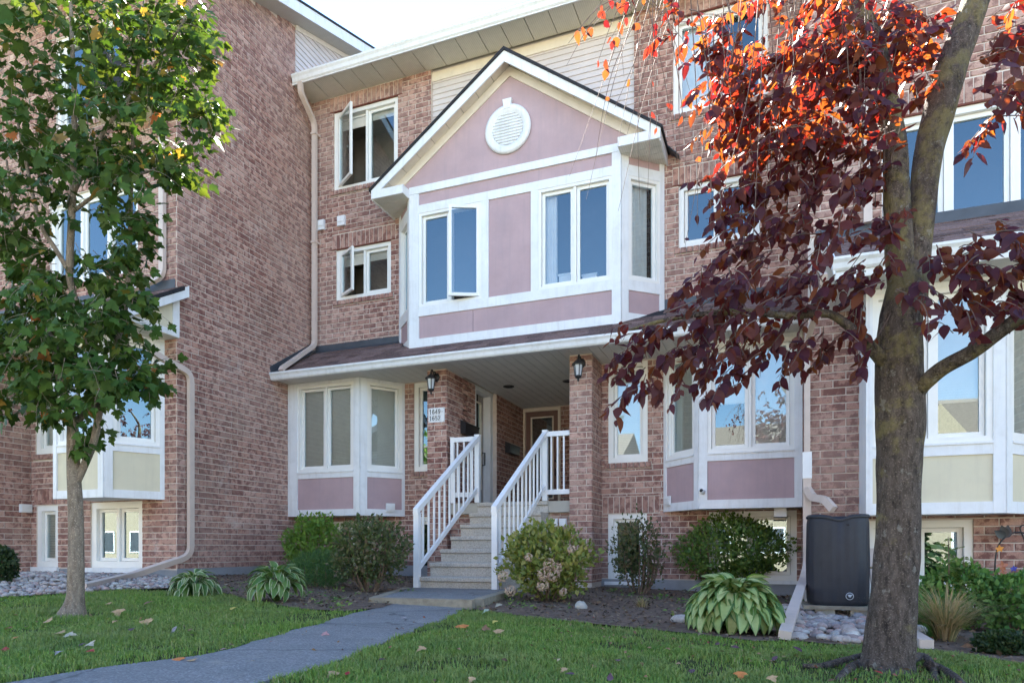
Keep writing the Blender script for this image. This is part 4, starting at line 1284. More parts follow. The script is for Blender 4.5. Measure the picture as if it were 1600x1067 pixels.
# ================================================================== DOWNSPOUTS
def downspout(label, runs, name='downspout', size=(.085, .062), mat='beige', group='downspouts on the house walls'):
    t = thing(name, label, 'downspout', runs[0][0], group)
    for pts in runs:
        mb = MB(); mb.rtube(pts, *size); mb.build('pipe', M[mat], t)
    return t
def bend(pts, r=.08):
    P = [Vector(p) for p in pts]; out = [P[0]]
    for i in range(1, len(P) - 1):
        a, b = (P[i - 1] - P[i]), (P[i + 1] - P[i])
        q = min(r, a.length * .45, b.length * .45)
        s, e = P[i] + a.normalized() * q, P[i] + b.normalized() * q
        for k in range(5):
            w = k / 4
            out.append(s * (1 - w) ** 2 + P[i] * 2 * w * (1 - w) + e * w * w)
    out.append(P[-1]); return out
xd, yd = -7.93, 10.47
d1 = downspout('beige downspout in the corner, running down onto the porch roof', [
    bend([(-7.90, 10.03, 8.89), (-7.90, 10.03, 8.72), (xd, yd, 8.42), (xd, yd, 4.32), (-7.86, 9.50, 3.655), (-7.86, 9.47, 3.60)], .10)])
for zz in (8.2, 6.2):
    mb = MB(); mb.box(xd - .055, xd + .055, yd - .05, YF, zz, zz + .035); mb.build('strap', M['beige'], d1)
xl = -7.99
def onS(u, v, n=.07):
    y, z = FS.px(u, v, n); return (XL + n, y, z)
d2 = downspout('beige downspout at the corner of the left wall, kicking out along the ground', [
    bend([(-8.02, 6.45, 3.60), onS(246, 556, .06), onS(298, 583), onS(298, 868), tuple(G(205, 899, .05)), tuple(G(130, 917, .05))], .14)])
d3 = downspout('short pale downspout on the upper left wall ending on the lean-to roof', [
    bend([(-8.28, 7.42, 6.9), (-8.28, 7.42, 4.50), (-8.75, 7.30, 4.34), (-8.95, 6.9, 4.10)], .12)])
xq, yq = XR - .05, 8.50
d4 = downspout('tall beige downspout beside the rain barrel with a white diverter', [
    bend([(.47, 7.55, 3.33), (.47, 7.62, 3.22), (.355, yq, 2.95), (.355, yq, 1.66)], .10),
    bend([(.355, yq, 1.36), (.355, yq, .36), (.31, 8.25, .22), tuple(G(1226, 992, .05))], .12)])
mb = MB(); mb.rtube([(.355, yq - .004, 1.66), (.355, yq - .004, 1.36)], .098, .075); mb.build('diverter', M['metalw'], d4)
mb = MB(); mb.rtube(bend([(.355, 8.46, 1.24), (.41, 8.40, 1.13), (.52, 8.2, 1.10), (.60, 8.1, .98)], .06), .08, .06); mb.build('diverter_arm', M['beige'], d4)
e = G(1226, 992, .05)
downspout('pale overflow downspout extension ending in the grass right of the thick trunk', [
    bend([(.99, 8.25, .55), (1.0, 8.1, .20), tuple(G(1385, 965, .06)), tuple(G(1448, 1006, .05))], .1)], 'downspout_extension')
downspout('pale upper downspout on the right wall behind the purple leaves', [[(.98, 8.55, 10), (.98, 8.55, 4.2)]])

# ================================================================== RAIN BARREL
bx, by = .605, 7.72
gb = gz(bx, by)
platz = ZE + (HY - 942) * 7.1 / FPX
stand = thing('barrel_stand', 'low wooden platform on stones carrying the rain barrel', 'platform', (bx, by, gb))
mb = MB()
for i in range(5):
    mb = MB(); y = by - .30 + i * .122; mb.box(bx - .325, bx + .325, y, y + .112, platz - .035, platz); mb.build('board', M['timber'], stand)
for (x0, x1) in ((-.22, -.04), (.10, .28)):
    for yy in (by - .26, by + .12):
        mb = MB(); mb.box(bx + x0, bx + x1, yy, yy + .14, gb - .1, platz - .036); mb.build('block', M['slab'], stand)
bar = thing('rain_barrel', 'charcoal ribbed rain barrel standing on a low wooden platform', 'rain barrel', (bx, by, platz))
top = ZE + (HY - 808) * 7.05 / FPX
hgt = top - platz
prof = [(0, .94), (.02, .985), (.06, 1.0), (.5, 1.025), (.93, 1.0), (.975, .985), (1.0, .95)]
n = 96
vs, fs = [], []
for (h, s) in prof:
    for k in range(n):
        an = 2 * math.pi * k / n
        rr = 1 / ((abs(math.cos(an)) ** 3.2 + abs(math.sin(an)) ** 3.2) ** (1 / 3.2))
        rib = .0024 * (1 if k % 4 < 2 else -1) if .05 < h < .95 else 0
        dip = -.035 * math.exp(-((math.cos(an)) / .28) ** 2) if (h > .96 and math.sin(an) < 0) else 0
        vs.append((bx + (.285 * s + rib) * rr * math.cos(an), by + (.265 * s + rib) * rr * math.sin(an), platz + h * hgt + dip))
for i in range(len(prof) - 1):
    for k in range(n):
        fs.append((i * n + k, i * n + (k + 1) % n, (i + 1) * n + (k + 1) % n, (i + 1) * n + k))
fs.append(tuple(range((len(prof) - 1) * n, len(prof) * n)))
mb = MB(); mb.add(vs, fs, True); mb.build('barrel_body', M['plastic'], bar)
mb = MB()
vs = []
for (q, zz) in ((1.02, -.012), (1.03, .006), (.98, .02), (.90, .01), (.88, -.03)):
    for k in range(n):
        an = 2 * math.pi * k / n
        rr = 1 / ((abs(math.cos(an)) ** 3.2 + abs(math.sin(an)) ** 3.2) ** (1 / 3.2))
        dip = -.04 * math.exp(-((math.cos(an)) / .30) ** 2) if math.sin(an) < 0 else 0
        vs.append((bx + .285 * q * rr * math.cos(an), by + .265 * q * rr * math.sin(an), top + zz + dip))
mb.add(vs, [(i * n + k, i * n + (k + 1) % n, (i + 1) * n + (k + 1) % n, (i + 1) * n + k) for i in range(4) for k in range(n)], True); mb.build('rim', M['plastic'], bar)
yf = by - .265 * 1.0 - .012
mb = MB()
cx_, cz_ = bx + .09, platz + .10
k_ = 20
mb.tube([(cx_ + .033 * math.cos(2 * math.pi * i / k_), yf - .004, cz_ + .033 * math.sin(2 * math.pi * i / k_)) for i in range(k_ + 1)], .004, 5, cap=False)
mb.tube([(cx_, yf + .01, cz_), (cx_, yf - .03, cz_)], .013, 8); mb.tube([(cx_ - .02, yf - .025, cz_ + .012), (cx_ + .02, yf - .025, cz_ + .012)], .006, 6)
mb.build('tap', M['lampglass'], bar)
mb = MB(); mb.tube([(cx_ - .01, yf + .01, top - .085), (cx_ - .01, yf - .004, top - .085)], .010, 8); mb.build('plug', M['black'], bar)
mb = MB(); mb.tube([(bx + .27, by - .1, platz + .38), (bx + .33, by - .12, platz + .38)], .012, 8); mb.build('side_tap', M['steel'], bar)

# ================================================================== RIVER STONES
def stone_mesh(seed, q=7, r=5):
    rr = random.Random(seed)
    ax = [rr.uniform(.75, 1.3), rr.uniform(.7, 1.1), rr.uniform(.42, .7)]
    vs, fs = [], []
    for i in range(r + 1):
        ph = math.pi * i / r
        for k in range(q):
            an = 2 * math.pi * k / q
            v = Vector((math.sin(ph) * math.cos(an), math.sin(ph) * math.sin(an), math.cos(ph)))
            d = 1 + .18 * noise.noise(v * 1.6 + Vector((seed * 3.1, 0, 0)))
            vs.append((v.x * ax[0] * d, v.y * ax[1] * d, v.z * ax[2] * d))
    for i in range(r):
        for k in range(q):
            fs.append((i * q + k, (i + 1) * q + k, (i + 1) * q + (k + 1) % q, i * q + (k + 1) % q))
    return vs, fs
def mat_stone():
    t = NT('river_stone')
    r = t.rand()
    c = t.ramp(r, [(0, (.24, .21, .20)), (.2, (.50, .33, .29)), (.4, (.42, .39, .36)), (.6, (.50, .41, .36)), (.8, (.30, .28, .29)), (.92, (.60, .56, .50)), (1, (.16, .13, .13))])
    n = t.noise(35, 4, .65)
    c = t.mix(1.0, c, t.ramp(n, [(.3, .7), (.7, 1.1)]), 'MULTIPLY')
    t.bsdf(c, .75, .3, t.bump(t.noise(90, 3), .3, .003))
    return t.m
M['stone'] = mat_stone()
SV = [stone_mesh(i) for i in range(8)]
SME = []
for i, (v, f) in enumerate(SV):
    mb = MB(); mb.add(v, f, True); SME.append(mb.mesh('stone', M['stone']))
def stone_bed(poly, label, count, size, keep, seed, name='stone_bed'):
    base = poly_sheet(name, poly, .02, M['soil'], kind='structure', step=.3)
    base['label'] = label
    rr = random.Random(seed)
    xs = [p[0] for p in poly]; ys = [p[1] for p in poly]
    out = []
    while len(out) < count:
        x, y = rr.uniform(min(xs), max(xs)), rr.uniform(min(ys), max(ys))
        if not inside(x, y, poly): continue
        s = size * rr.choice((.6, .75, .9, 1, 1.2, 1.5)) * rr.uniform(.85, 1.1)
        out.append((x, y, s, rr.randrange(8), rr.uniform(0, 6.28), rr.uniform(-.25, .25), rr.uniform(0, .6)))
    def near(o):
        q = proj((o[0], o[1], 0)); return (q[2] / o[2]) if q and -20 < q[0] < 1620 else 1e9
    out.sort(key=near)
    mb = MB()
    for i, (x, y, s, k, a, t, up_) in enumerate(out):
        Mx = Matrix.Translation((x, y, gz(x, y) + .02 + s * (.12 + .5 * up_))) @ Matrix.Rotation(a, 4, 'Z') @ Matrix.Rotation(t, 4, 'X') @ Matrix.Scale(s, 4)
        if i < keep:
            o = bpy.data.objects.new('stone', SME[k]); link(o, base); o.matrix_basis = Mx
        else:
            v, f = SV[k]; mb.add([Mx @ Vector(q) for q in v], f, True)
    if mb.v: mb.build('stones', M['stone'], base, kind='stuff')
stone_bed(stone_right, 'bed of rounded river stones under the rain barrel', 800, .042, 300, 3)
stone_bed(stone_left, 'bed of grey pebbles along the left wall', 2400, .025, 300, 4)
def rock(p, s, sc, name, label, seed, mat='stone'):
    v, f = stone_mesh(seed, 14, 9)
    Mx = Matrix.Translation((p.x, p.y, p.z + s * .25)) @ Matrix.Rotation(seed, 4, 'Z')
    mb = MB(); mb.add([Mx @ Vector((q[0] * s * sc[0], q[1] * s * sc[1], q[2] * s * sc[2] + .12 * s * noise.noise(Vector(q) * 3))) for q in v], f, True)
    tag(mb.build(name, M[mat], None), label, 'rock')
rock(G(908, 952), .085, (1, .8, 1.3), 'rock', 'pale pointed rock in the soil below the flowering bush', 21, 'slab')
rock(G(1065, 974), .13, (1.1, .7, .7), 'rock', 'flat brown rock at the lawn edge left of the right hand hosta', 31)
rock(G(1099, 989), .04, (1, 1, 1), 'rock', 'small whitish stone on the grass in front of the right hand hosta', 41, 'slab')
# ================================================================== LEAVES
def leaf_ovate(seed):
    rr = random.Random(seed)
    w = rr.uniform(.26, .36); c = rr.uniform(-.55, .2); f = rr.uniform(-.05, .42); tw = rr.uniform(-.25, .25)
    ys = (0, .16, .42, .70, 1.0); ws = (0, .62, 1.0, .72, 0)
    v, F = [], []
    for i, (y, q) in enumerate(zip(ys, ws)):
        z = c * y * y
        v.append((tw * y * y, y, z))
        if 0 < i < 4:
            v.append((-w * q + tw * y * y, y - .03, z + f * w * q)); v.append((w * q + tw * y * y, y - .03, z + f * w * q * rr.uniform(.5, 1.3)))
    # 0 | 1,2,3 | 4,5,6 | 7,8,9 | 10
    for a, b in ((1, 4), (4, 7)):
        F += [(a, b, b + 1), (a, b + 1, a + 1), (a, a + 2, b + 2), (a, b + 2, b)]
    F += [(0, 1, 2), (0, 3, 1), (10, 8, 7), (10, 7, 9)]
    return np.array(v), np.array(F)

def leaf_maple(seed):
    rr = random.Random(seed)
    half = [(.03, .0), (.10, -.02), (.30, -.06), (.26, .10), (.42, .17), (.56, .40), (.40, .40), (.33, .52), (.20, .50), (.24, .66), (.15, .78), (.10, .82)]
    v = [(0, .30, .02), (0, 1.0, -.18)]
    R_ = [(x * rr.uniform(.92, 1.08), y) for x, y in half]
    L_ = [(-x * rr.uniform(.92, 1.08), y) for x, y in half]
    cv = rr.uniform(.12, .42); fo = rr.uniform(.0, .25)
    zf = lambda x, y: -cv * ((y - .3) ** 2 + .8 * x * x) + fo * abs(x) * .5
    v[1] = (0, 1.0, zf(0, 1.0))
    out = [1]
    for x, y in reversed(R_): v.append((x, y, zf(x, y))); out.append(len(v) - 1)
    for x, y in L_: v.append((x, y, zf(x, y))); out.append(len(v) - 1)
    F = [(0, out[(i + 1) % len(out)], out[i]) for i in range(len(out))]
    return np.array(v), np.array(F)

def leaf_card(seed):
    rr = random.Random(seed)
    f = rr.uniform(.0, .15)
    return np.array([(0, 0, 0), (-.3, .45, f), (.3, .45, f), (0, 1, -.1)]), np.array([(0, 2, 1), (1, 2, 3)])

def leaf_needle(seed):
    return np.array([(-.05, 0, 0), (.05, 0, 0), (0, 1, 0)]), np.array([(0, 1, 2)])

OV = [leaf_ovate(i) for i in range(10)]
MP = [leaf_maple(i + 50) for i in range(7)]
CD = [leaf_card(i) for i in range(5)]
ND = [leaf_needle(0)]

def leafmat(p, tip, nrm, s):
    t = tip.normalized()
    n = nrm - t * nrm.dot(t)
    if n.length < 1e-4: n = t.orthogonal()
    n.normalize()
    x = t.cross(n)
    m = Matrix((x * s, t * s, n * s)).transposed().to_4x4()
    m.translation = p
    return m

def join_leaves(name, items, shapes, mat, parent, kind='stuff', label=None):
    if not items: return
    Vs, Fs, b = [], [], 0
    by = {}
    for m, k in items: by.setdefault(k, []).append(m)
    for k, ms in by.items():
        v, f = shapes[k]
        A = np.array([[list(r) for r in m] for m in ms])
        W = np.einsum('nij,vj->nvi', A[:, :3, :3], v) + A[:, None, :3, 3]
        Vs.append(W.reshape(-1, 3))
        n = len(ms)
        Fs.append((f[None] + (np.arange(n) * len(v))[:, None, None] + b).reshape(-1, 3))
        b += n * len(v)
    o = bpy.data.objects.new(name, np_mesh(name, np.concatenate(Vs), np.concatenate(Fs), mat))
    link(o, parent)
    return tag(o, label, kind=kind)

def place_leaves(items, shapes, mat, parent, keep=300, single='leaf', many='foliage'):
    def rank(it):
        p = it[0].translation
        q = proj(p)
        if q is None or not (0 < q[0] < 1600 and 0 < q[1] < 1067): return 1e9
        return q[2] / it[0].to_scale().y
    items = sorted(items, key=rank)
    mes = []
    for i, (v, f) in enumerate(shapes): mes.append(np_mesh(single, v, f, mat))
    n = 0
    for m, k in items[:keep]:
        if rank((m, k)) > 1e8: break
        o = bpy.data.objects.new(single, mes[k]); link(o, parent); o.matrix_basis = m; n += 1
    join_leaves(many, items[n:], shapes, mat, parent)

def rv(r, s=1.0):
    return Vector((r.gauss(0, s), r.gauss(0, s), r.gauss(0, s)))

# ================================================================== PURPLE LEAVED TREE
r = random.Random(11)
pb_ = G(1388, 1046)
dT = (pb_ - EYE).dot(FWD)
pt = thing('purple_leaf_tree', 'mossy trunked tree with purple and red leaves standing in front of the right townhouse', 'tree', pb_)
def limb(pts, name, mat, parent, n=16, sub=7, wob=.07, label=None, seed=0):
    """pts: (u, v, distance, width in photo pixels)"""
    P = [(*at(u, v, d), w * d / FPX / 2) for u, v, d, w in pts]
    S = spline([p[:3] for p in P], sub)
    rad = []
    for i in range(len(P) - 1):
        for k in range(sub): rad.append(P[i][3] + (P[i + 1][3] - P[i][3]) * k / sub)
    rad.append(P[-1][3])
    mb = MB(); mb.tube(S, rad, n, wob=wob, seed=seed)
    return mb.build(name, M[mat], parent, label), S
d0 = dT
trunk, _ = limb([(1384, 1062, d0, 118), (1386, 1046, d0, 92), (1388, 1026, d0, 74), (1396, 935, d0, 68), (1402, 860, d0, 64), (1403, 800, d0, 63), (1405, 716, d0, 65), (1406, 640, d0, 70), (1405, 560, d0, 67), (1408, 500, d0, 62), (1418, 445, d0, 56), (1421, 415, d0, 40)], 'trunk', 'bark', pt, 28, 9, .075)
limb([(1410, 470, d0, 40), (1404, 380, d0 - .01, 40), (1400, 290, d0 - .02, 37), (1398, 225, d0, 35), (1384, 152, d0 + .02, 32), (1367, 67, d0 + .05, 27), (1337, 0, d0 + .05, 24), (1300, -90, d0 + .1, 18), (1240, -220, d0, 8)], 'limb', 'bark', pt, 16, 7, .06, seed=5)
limb([(1424, 480, d0, 44), (1434, 390, d0 + .03, 40), (1443, 304, d0 + .05, 40), (1452, 236, d0 + .06, 41), (1471, 162, d0 + .06, 47), (1489, 101, d0 + .07, 45), (1513, 34, d0 + .08, 42), (1528, -10, d0 + .1, 40), (1560, -120, d0 + .1, 26), (1590, -260, d0 + .2, 10)], 'limb', 'bark', pt, 18, 7, .06, seed=9)
limb([(1388, 572, d0, 26), (1368, 551, d0 - .05, 21), (1345, 527, d0 - .08, 17), (1325, 509, d0 - .06, 14), (1292, 490, d0, 12.5), (1234, 493, d0 + .06, 12), (1151, 487, d0 + .12, 10), (1060, 496, d0 + .22, 8), (985, 515, d0 + .3, 4)], 'limb', 'bark', pt, 10, 6, .05, seed=2)
limb([(1425, 622, d0, 30), (1441, 602, d0 - .10, 25), (1473, 575, d0 - .2, 24), (1520, 549, d0 - .32, 23), (1570, 512, d0 - .45, 22), (1612, 488, d0 - .55, 20), (1680, 450, d0 - .6, 12)], 'limb', 'bark', pt, 12, 6, .05, seed=3)
# surface roots
for i, pts in enumerate(([(1362, 1030), (1345, 1028), (1322, 1032), (1285, 1040), (1255, 1040)], [(1364, 1040), (1345, 1036), (1325, 1046), (1308, 1062)], [(1410, 1036), (1440, 1026), (1455, 1036), (1462, 1062)], [(1450, 1040), (1470, 1046), (1492, 1058), (1510, 1075)])):
    mb = MB(); P = spline([G(u, v, .012 if k else .03) for k, (u, v) in enumerate(pts)], 5); mb.tube(P, [.036 * (1 - .65 * k / len(P)) for k in range(len(P))], 9, wob=.15, seed=i); mb.build('root', M['bark'], pt)

leaves, twigs = [], MB()
def spray(p, d, L, nl, size, shapes, droop, out, tw, r, rad=.0032, opp=False, up=.5):
    """a twig from p along d with leaves set along it"""
    P = [p]
    dv = d.normalized()
    k = 5
    for i in range(k):
        dv = (dv + Vector((0, 0, -droop / k)) + rv(r, .08)).normalized()
        P.append(P[-1] + dv * (L / k))
    if tw is not None: tw.tube(P, [rad * (1 - .13 * i) for i in range(k + 1)], 4, cap=False)
    for i in range(nl):
        t = (i + .6) / nl
        j = min(k - 1, int(t * k)); q = P[j].lerp(P[j + 1], t * k - j)
        td = (P[j + 1] - P[j]).normalized()
        side = td.cross(Vector((0, 0, 1)) + rv(r, .3)).normalized() * (1 if i % 2 else -1)
        for s in ((1, -1) if opp else (1,)):
            tip = td * r.uniform(.2, .8) + side * s * r.uniform(.5, 1.1) + Vector((0, 0, -r.uniform(.1, .9) * (1 + droop)))
            if i == nl - 1: tip = td + Vector((0, 0, -.4))
            nrm = Vector((0, 0, up)) + Vector((-.1, -.45, 0)) + rv(r, .45)
            sz = size * r.uniform(.45, 1.12) * (1 - .25 * (i == nl - 1))
            pet = tip.normalized() * sz * (.5 if opp else .12)
            out.append((leafmat(q + pet, tip, nrm, sz), r.randrange(len(shapes))))
    return P

clusters = [  # u, v, spread u, spread v, distance, spread d, sprays
    (1000, 545, 42, 38, d0 + .28, .12, 16), (1080, 560, 55, 34, d0 + .2, .15, 20), (985, 605, 22, 18, d0 + .25, .1, 4), (1112, 608, 22, 20, d0 + .1, .1, 4),
    (1180, 535, 52, 26, d0 + .1, .15, 14), (1240, 540, 30, 24, d0, .12, 8), (1060, 500, 50, 24, d0 + .25, .12, 12),
    (1170, 440, 58, 42, d0 + .08, .2, 26), (1260, 440, 58, 40, d0, .2, 20), (1335, 520, 26, 30, d0 - .1, .1, 7), (1340, 440, 40, 30, d0 - .05, .15, 10), (1110, 470, 40, 26, d0 + .15, .15, 10),
    (1260, 70, 90, 60, d0 + .05, .14, 46), (1250, 190, 85, 60, d0 + .05, .12, 46), (1170, 215, 34, 55, d0 + .1, .15, 12), (1150, 120, 34, 60, d0 + .15, .2, 9), (1330, 40, 50, 45, d0, .25, 16), (1310, 270, 45, 45, d0, .2, 14),
    (1125, 60, 26, 50, d0 + .12, .1, 9), (1140, 160, 28, 44, d0 + .1, .1, 12), (1165, 285, 30, 30, d0 + .08, .1, 11), (1360, 120, 40, 50, d0 - .05, .12, 12), (1345, 215, 34, 40, d0 - .08, .1, 9),
    (1155, 345, 38, 40, d0 + .1, .15, 15), (1230, 335, 60, 38, d0, .2, 22), (1310, 350, 45, 38, d0 - .05, .2, 12), (1385, 345, 26, 34, d0 - .22, .06, 5), (1405, 400, 25, 25, d0 - .22, .05, 4),
    (1500, 430, 52, 34, d0 - .35, .2, 18), (1575, 395, 38, 40, d0 - .5, .2, 14), (1575, 465, 36, 28, d0 - .5, .15, 10), (1475, 390, 26, 22, d0 - .3, .1, 5), (1520, 480, 40, 20, d0 - .35, .12, 6),
    (1572, 60, 26, 42, d0 - .4, .15, 9), (1585, 140, 18, 30, d0 - .45, .12, 6), (1435, 30, 40, 30, d0 + .15, .2, 14), (1425, 110, 26, 34, d0 + .15, .15, 8), (1395, 60, 30, 40, d0, .2, 8), (1050, 40, 25, 35, d0 + .2, .15, 3),
    (1260, -160, 110, 40, d0 - .2, .15, 5), (1480, -140, 80, 40, d0 - .2, .15, 4), (1240, -205, 60, 30, d0 - .2, .12, 5), (1585, -230, 60, 40, d0 - .1, .15, 5), (1690, 420, 50, 60, d0 - .5, .2, 14), (1700, 150, 60, 120, d0 - .3, .3, 16)]
cen = at(1400, 380, d0)
for (u, v, su, sv, d, sd_, n) in clusters:
    for i in range(int(n * (1.45 if v < 300 else .95) + .5)):
        p = at(u + max(-1.6, min(1.6, r.gauss(0, .75))) * su, v + max(-1.5, min(1.5, r.gauss(0, .75))) * sv, d + r.gauss(0, 1) * sd_)
        o = (p - cen); o.z *= .4
        dirv = o.normalized() * .7 + rv(r, .45) + Vector((0, 0, -.15))
        spray(p - dirv.normalized() * .08, dirv, r.uniform(.12, .24), r.randint(7, 11), .083, OV, .7, leaves, twigs, r)
# the sprig in front of the right window
for a, b in (((1560, 170), (1492, 268)), ((1552, 185), (1530, 222)), ((1530, 205), (1500, 235))):
    A, B_ = at(*a, d0 - .4), at(*b, d0 - .42)
    spray(A, B_ - A, (B_ - A).length, 11, .075, OV, .15, leaves, twigs, r)
# thin hanging twigs, mostly bare
def bare(p, q, sag, n_leaf, size=.05, rad=.0032):
    m = (p + q) / 2 + Vector((0, 0, sag)) + rv(r, .03)
    P = spline([p, m, q], 7)
    twigs.tube(P, [rad * (1 - .05 * i) for i in range(len(P))], 4, cap=False)
    for k in range(n_leaf):
        a = P[r.randrange(3, len(P))]
        t = Vector((r.gauss(0, .4), r.gauss(0, .4), -1))
        leaves.append((leafmat(a, t, rv(r) + Vector((0, -.6, 0)), size * r.uniform(.55, 1)), r.randrange(7)))
    return P
src = [(1005, -20), (1020, -15), (1040, -20), (990, -20), (1060, -10), (1010, -10), (1030, -25)]
for (u, v, nl) in ((890, 275, 1), (966, 330, 0), (916, 312, 0), (1000, 330, 1), (1012, 300, 2), (1045, 195, 0), (1062, 268, 1), (930, 250, 1), (885, 103, 0), (888, 68, 1), (915, 55, 3), (935, 95, 2), (905, 48, 2), (955, 60, 3), (975, 120, 1), (1062, 290, 0), (1026, 200, 2), (1000, 180, 1), (980, 210, 1), (965, 230, 1), (1080, 150, 2), (1090, 90, 2), (1010, 240, 1), (945, 120, 2), (960, 170, 0)):
    s = r.choice(src)
    dd = d0 + .15 + r.uniform(-.1, .25)
    bare(at(*s, dd), at(u, v, dd + r.uniform(-.05, .05)), r.uniform(.04, .14), nl, .062)
for (u, v) in ((950, 10), (965, 18), (940, 45), (955, 75), (932, 30), (898, 60), (917, 55), (958, 70), (975, 15), (985, 50), (945, 120), (942, 105)):
    P0_ = at(u + 4, v - 12, d0 + .15)
    leaves.append((leafmat(P0_, Vector((r.gauss(0, .3), 0, -1)), Vector((0, -1, .2)) + rv(r, .4), .065), r.randrange(7)))
for i in range(34):
    u = r.uniform(1060, 1380); v = r.uniform(130, 400)
    dd = d0 + r.uniform(-.25, .15)
    bare(at(u + r.uniform(-40, 60), -30 + r.uniform(0, 60), dd), at(u, v, dd), r.uniform(-.02, .1), r.randint(1, 3))
for i in range(10):
    u = r.uniform(1090, 1330); dd = d0 + r.uniform(-.1, .15)
    bare(at(u + r.uniform(-80, 120), 488, dd), at(u, r.uniform(380, 600), dd), .02, 1, .06, .004)
twigs.build('twigs', M['twig'], pt, kind='stuff')
place_leaves(leaves, OV, M['purple'], pt)

# ================================================================== GREEN MAPLE
r = random.Random(23)
mbase = G(113, 962)
dm = (mbase - EYE).dot(FWD)
mt = thing('maple_tree', 'young green maple with a slim pale trunk on the left lawn', 'tree', mbase)
limb([(110, 975, dm, 58), (113, 960, dm, 42), (116, 945, dm, 30), (118, 925, dm, 24.5), (119, 860, dm, 22), (118, 790, dm, 21), (115, 735, dm, 19), (114, 690, dm, 17), (112, 655, dm, 15), (98, 610, dm + .03, 12), (89, 563, dm + .05, 10), (81, 529, dm + .1, 9), (62, 500, dm + .15, 7), (40, 440, dm + .1, 6), (25, 360, dm + .1, 5), (10, 250, dm, 3)], 'trunk', 'barkm', mt, 14, 6, .03)
limb([(117, 758, dm, 12), (128, 735, dm, 12), (147, 688, dm, 11), (157, 630, dm + .03, 11), (166, 596, dm + .08, 10), (189, 509, dm + .1, 8.5), (199, 458, dm + .12, 8), (203, 374, dm + .12, 7), (206, 250, dm + .1, 6), (215, 120, dm + .1, 5), (225, 0, dm, 3)], 'limb', 'barkm', mt, 9, 6, .02)
limb([(113, 668, dm, 11), (128, 650, dm, 11), (144, 638, dm - .03, 10), (152, 612, dm, 9), (140, 540, dm, 9), (112, 450, dm, 10), (109, 410, dm - .05, 11), (112, 340, dm - .05, 10), (115, 250, dm - .05, 9.5), (116, 150, dm - .05, 8), (112, 50, dm, 6), (110, -60, dm, 4)], 'limb', 'barkm', mt, 9, 6, .02)
limb([(108, 424, dm - .05, 8), (84, 385, dm - .05, 7), (62, 347, dm - .05, 6), (40, 250, dm, 5), (20, 150, dm, 3)], 'limb', 'barkm', mt, 8, 6, .02)
limb([(116, 300, dm - .05, 7), (160, 210, dm - .1, 6), (205, 150, dm - .1, 5), (250, 90, dm - .05, 4), (290, 30, dm, 3)], 'limb', 'barkm', mt, 8, 6, .02)
limb([(115, 330, dm - .05, 6), (180, 285, dm - .1, 5), (250, 262, dm - .15, 4), (318, 228, dm - .15, 3)], 'limb', 'barkm', mt, 8, 6, .02)
leaves, twigs = [], MB()
clusters = [
    (22, 600, 20, 28, dm, .2, 8), (20, 500, 20, 34, dm, .2, 9), (235, 585, 12, 14, dm, .1, 3),
    (55, 605, 36, 32, dm, .3, 15), (125, 590, 46, 30, dm - .1, .3, 20), (85, 545, 58, 30, dm - .1, .3, 30), (185, 590, 32, 24, dm - .1, .25, 15), (222, 600, 18, 16, dm, .2, 6), (95, 640, 22, 14, dm - .1, .1, 5), (128, 690, 8, 8, dm - .1, .05, 2), (145, 660, 10, 10, dm, .05, 2),
    (50, 475, 40, 36, dm, .3, 22), (140, 480, 46, 34, dm, .3, 24), (200, 470, 22, 30, dm, .2, 12), (22, 545, 20, 26, dm, .2, 8), (65, 430, 36, 24, dm, .3, 14), (205, 540, 24, 24, dm, .2, 9),
    (50, 380, 30, 24, dm, .2, 9), (185, 400, 18, 26, dm, .2, 9), (212, 345, 14, 28, dm, .2, 9), (15, 330, 22, 44, dm, .25, 14), (170, 310, 18, 22, dm, .2, 7), (150, 420, 26, 16, dm, .2, 7), (225, 380, 8, 20, dm, .15, 3),
    (50, 240, 46, 36, dm, .35, 24), (130, 250, 46, 32, dm - .05, .35, 24), (215, 245, 36, 32, dm - .1, .3, 22), (278, 268, 26, 12, dm - .15, .15, 9), (300, 235, 18, 12, dm - .15, .1, 4), (75, 300, 30, 22, dm, .3, 9),
    (60, 130, 52, 46, dm, .35, 26), (165, 140, 54, 44, dm - .05, .35, 38), (255, 130, 40, 38, dm - .05, .3, 28), (312, 170, 26, 24, dm - .1, .2, 14), (318, 70, 16, 30, dm, .2, 8), (290, 30, 26, 26, dm, .25, 12), (160, 30, 72, 32, dm, .35, 32), (30, 30, 36, 36, dm, .3, 10), (240, 40, 40, 30, dm, .3, 14),
    (150, -90, 90, 50, dm, .5, 26), (-60, 300, 40, 140, dm, .4, 18)]
cen = at(115, 350, dm)
for (u, v, su, sv, d, sd_, n) in clusters:
    for i in range(int(n * 1.65)):
        p = at(u + max(-1.6, min(1.6, r.gauss(0, .75))) * su, v + max(-1.5, min(1.5, r.gauss(0, .75))) * sv, d + r.gauss(0, 1) * sd_)
        if r.random() < .0: continue
        o = (p - cen); o.z *= .35
        dirv = o.normalized() * .8 + rv(r, .4) + Vector((0, -.1, .1))
        spray(p - dirv.normalized() * .08, dirv, r.uniform(.12, .26), r.randint(3, 4), .106, MP, .4, leaves, twigs, r, .003, True, .55)
A = at(322, 230, dm - .15)
spray(A, at(345, 178, dm - .15) - A, .28, 4, .07, MP, .1, leaves, twigs, r, .003, True)
twigs.build('twigs', M['barkm'], mt, kind='stuff')
place_leaves(leaves, MP, M['maple'], mt)

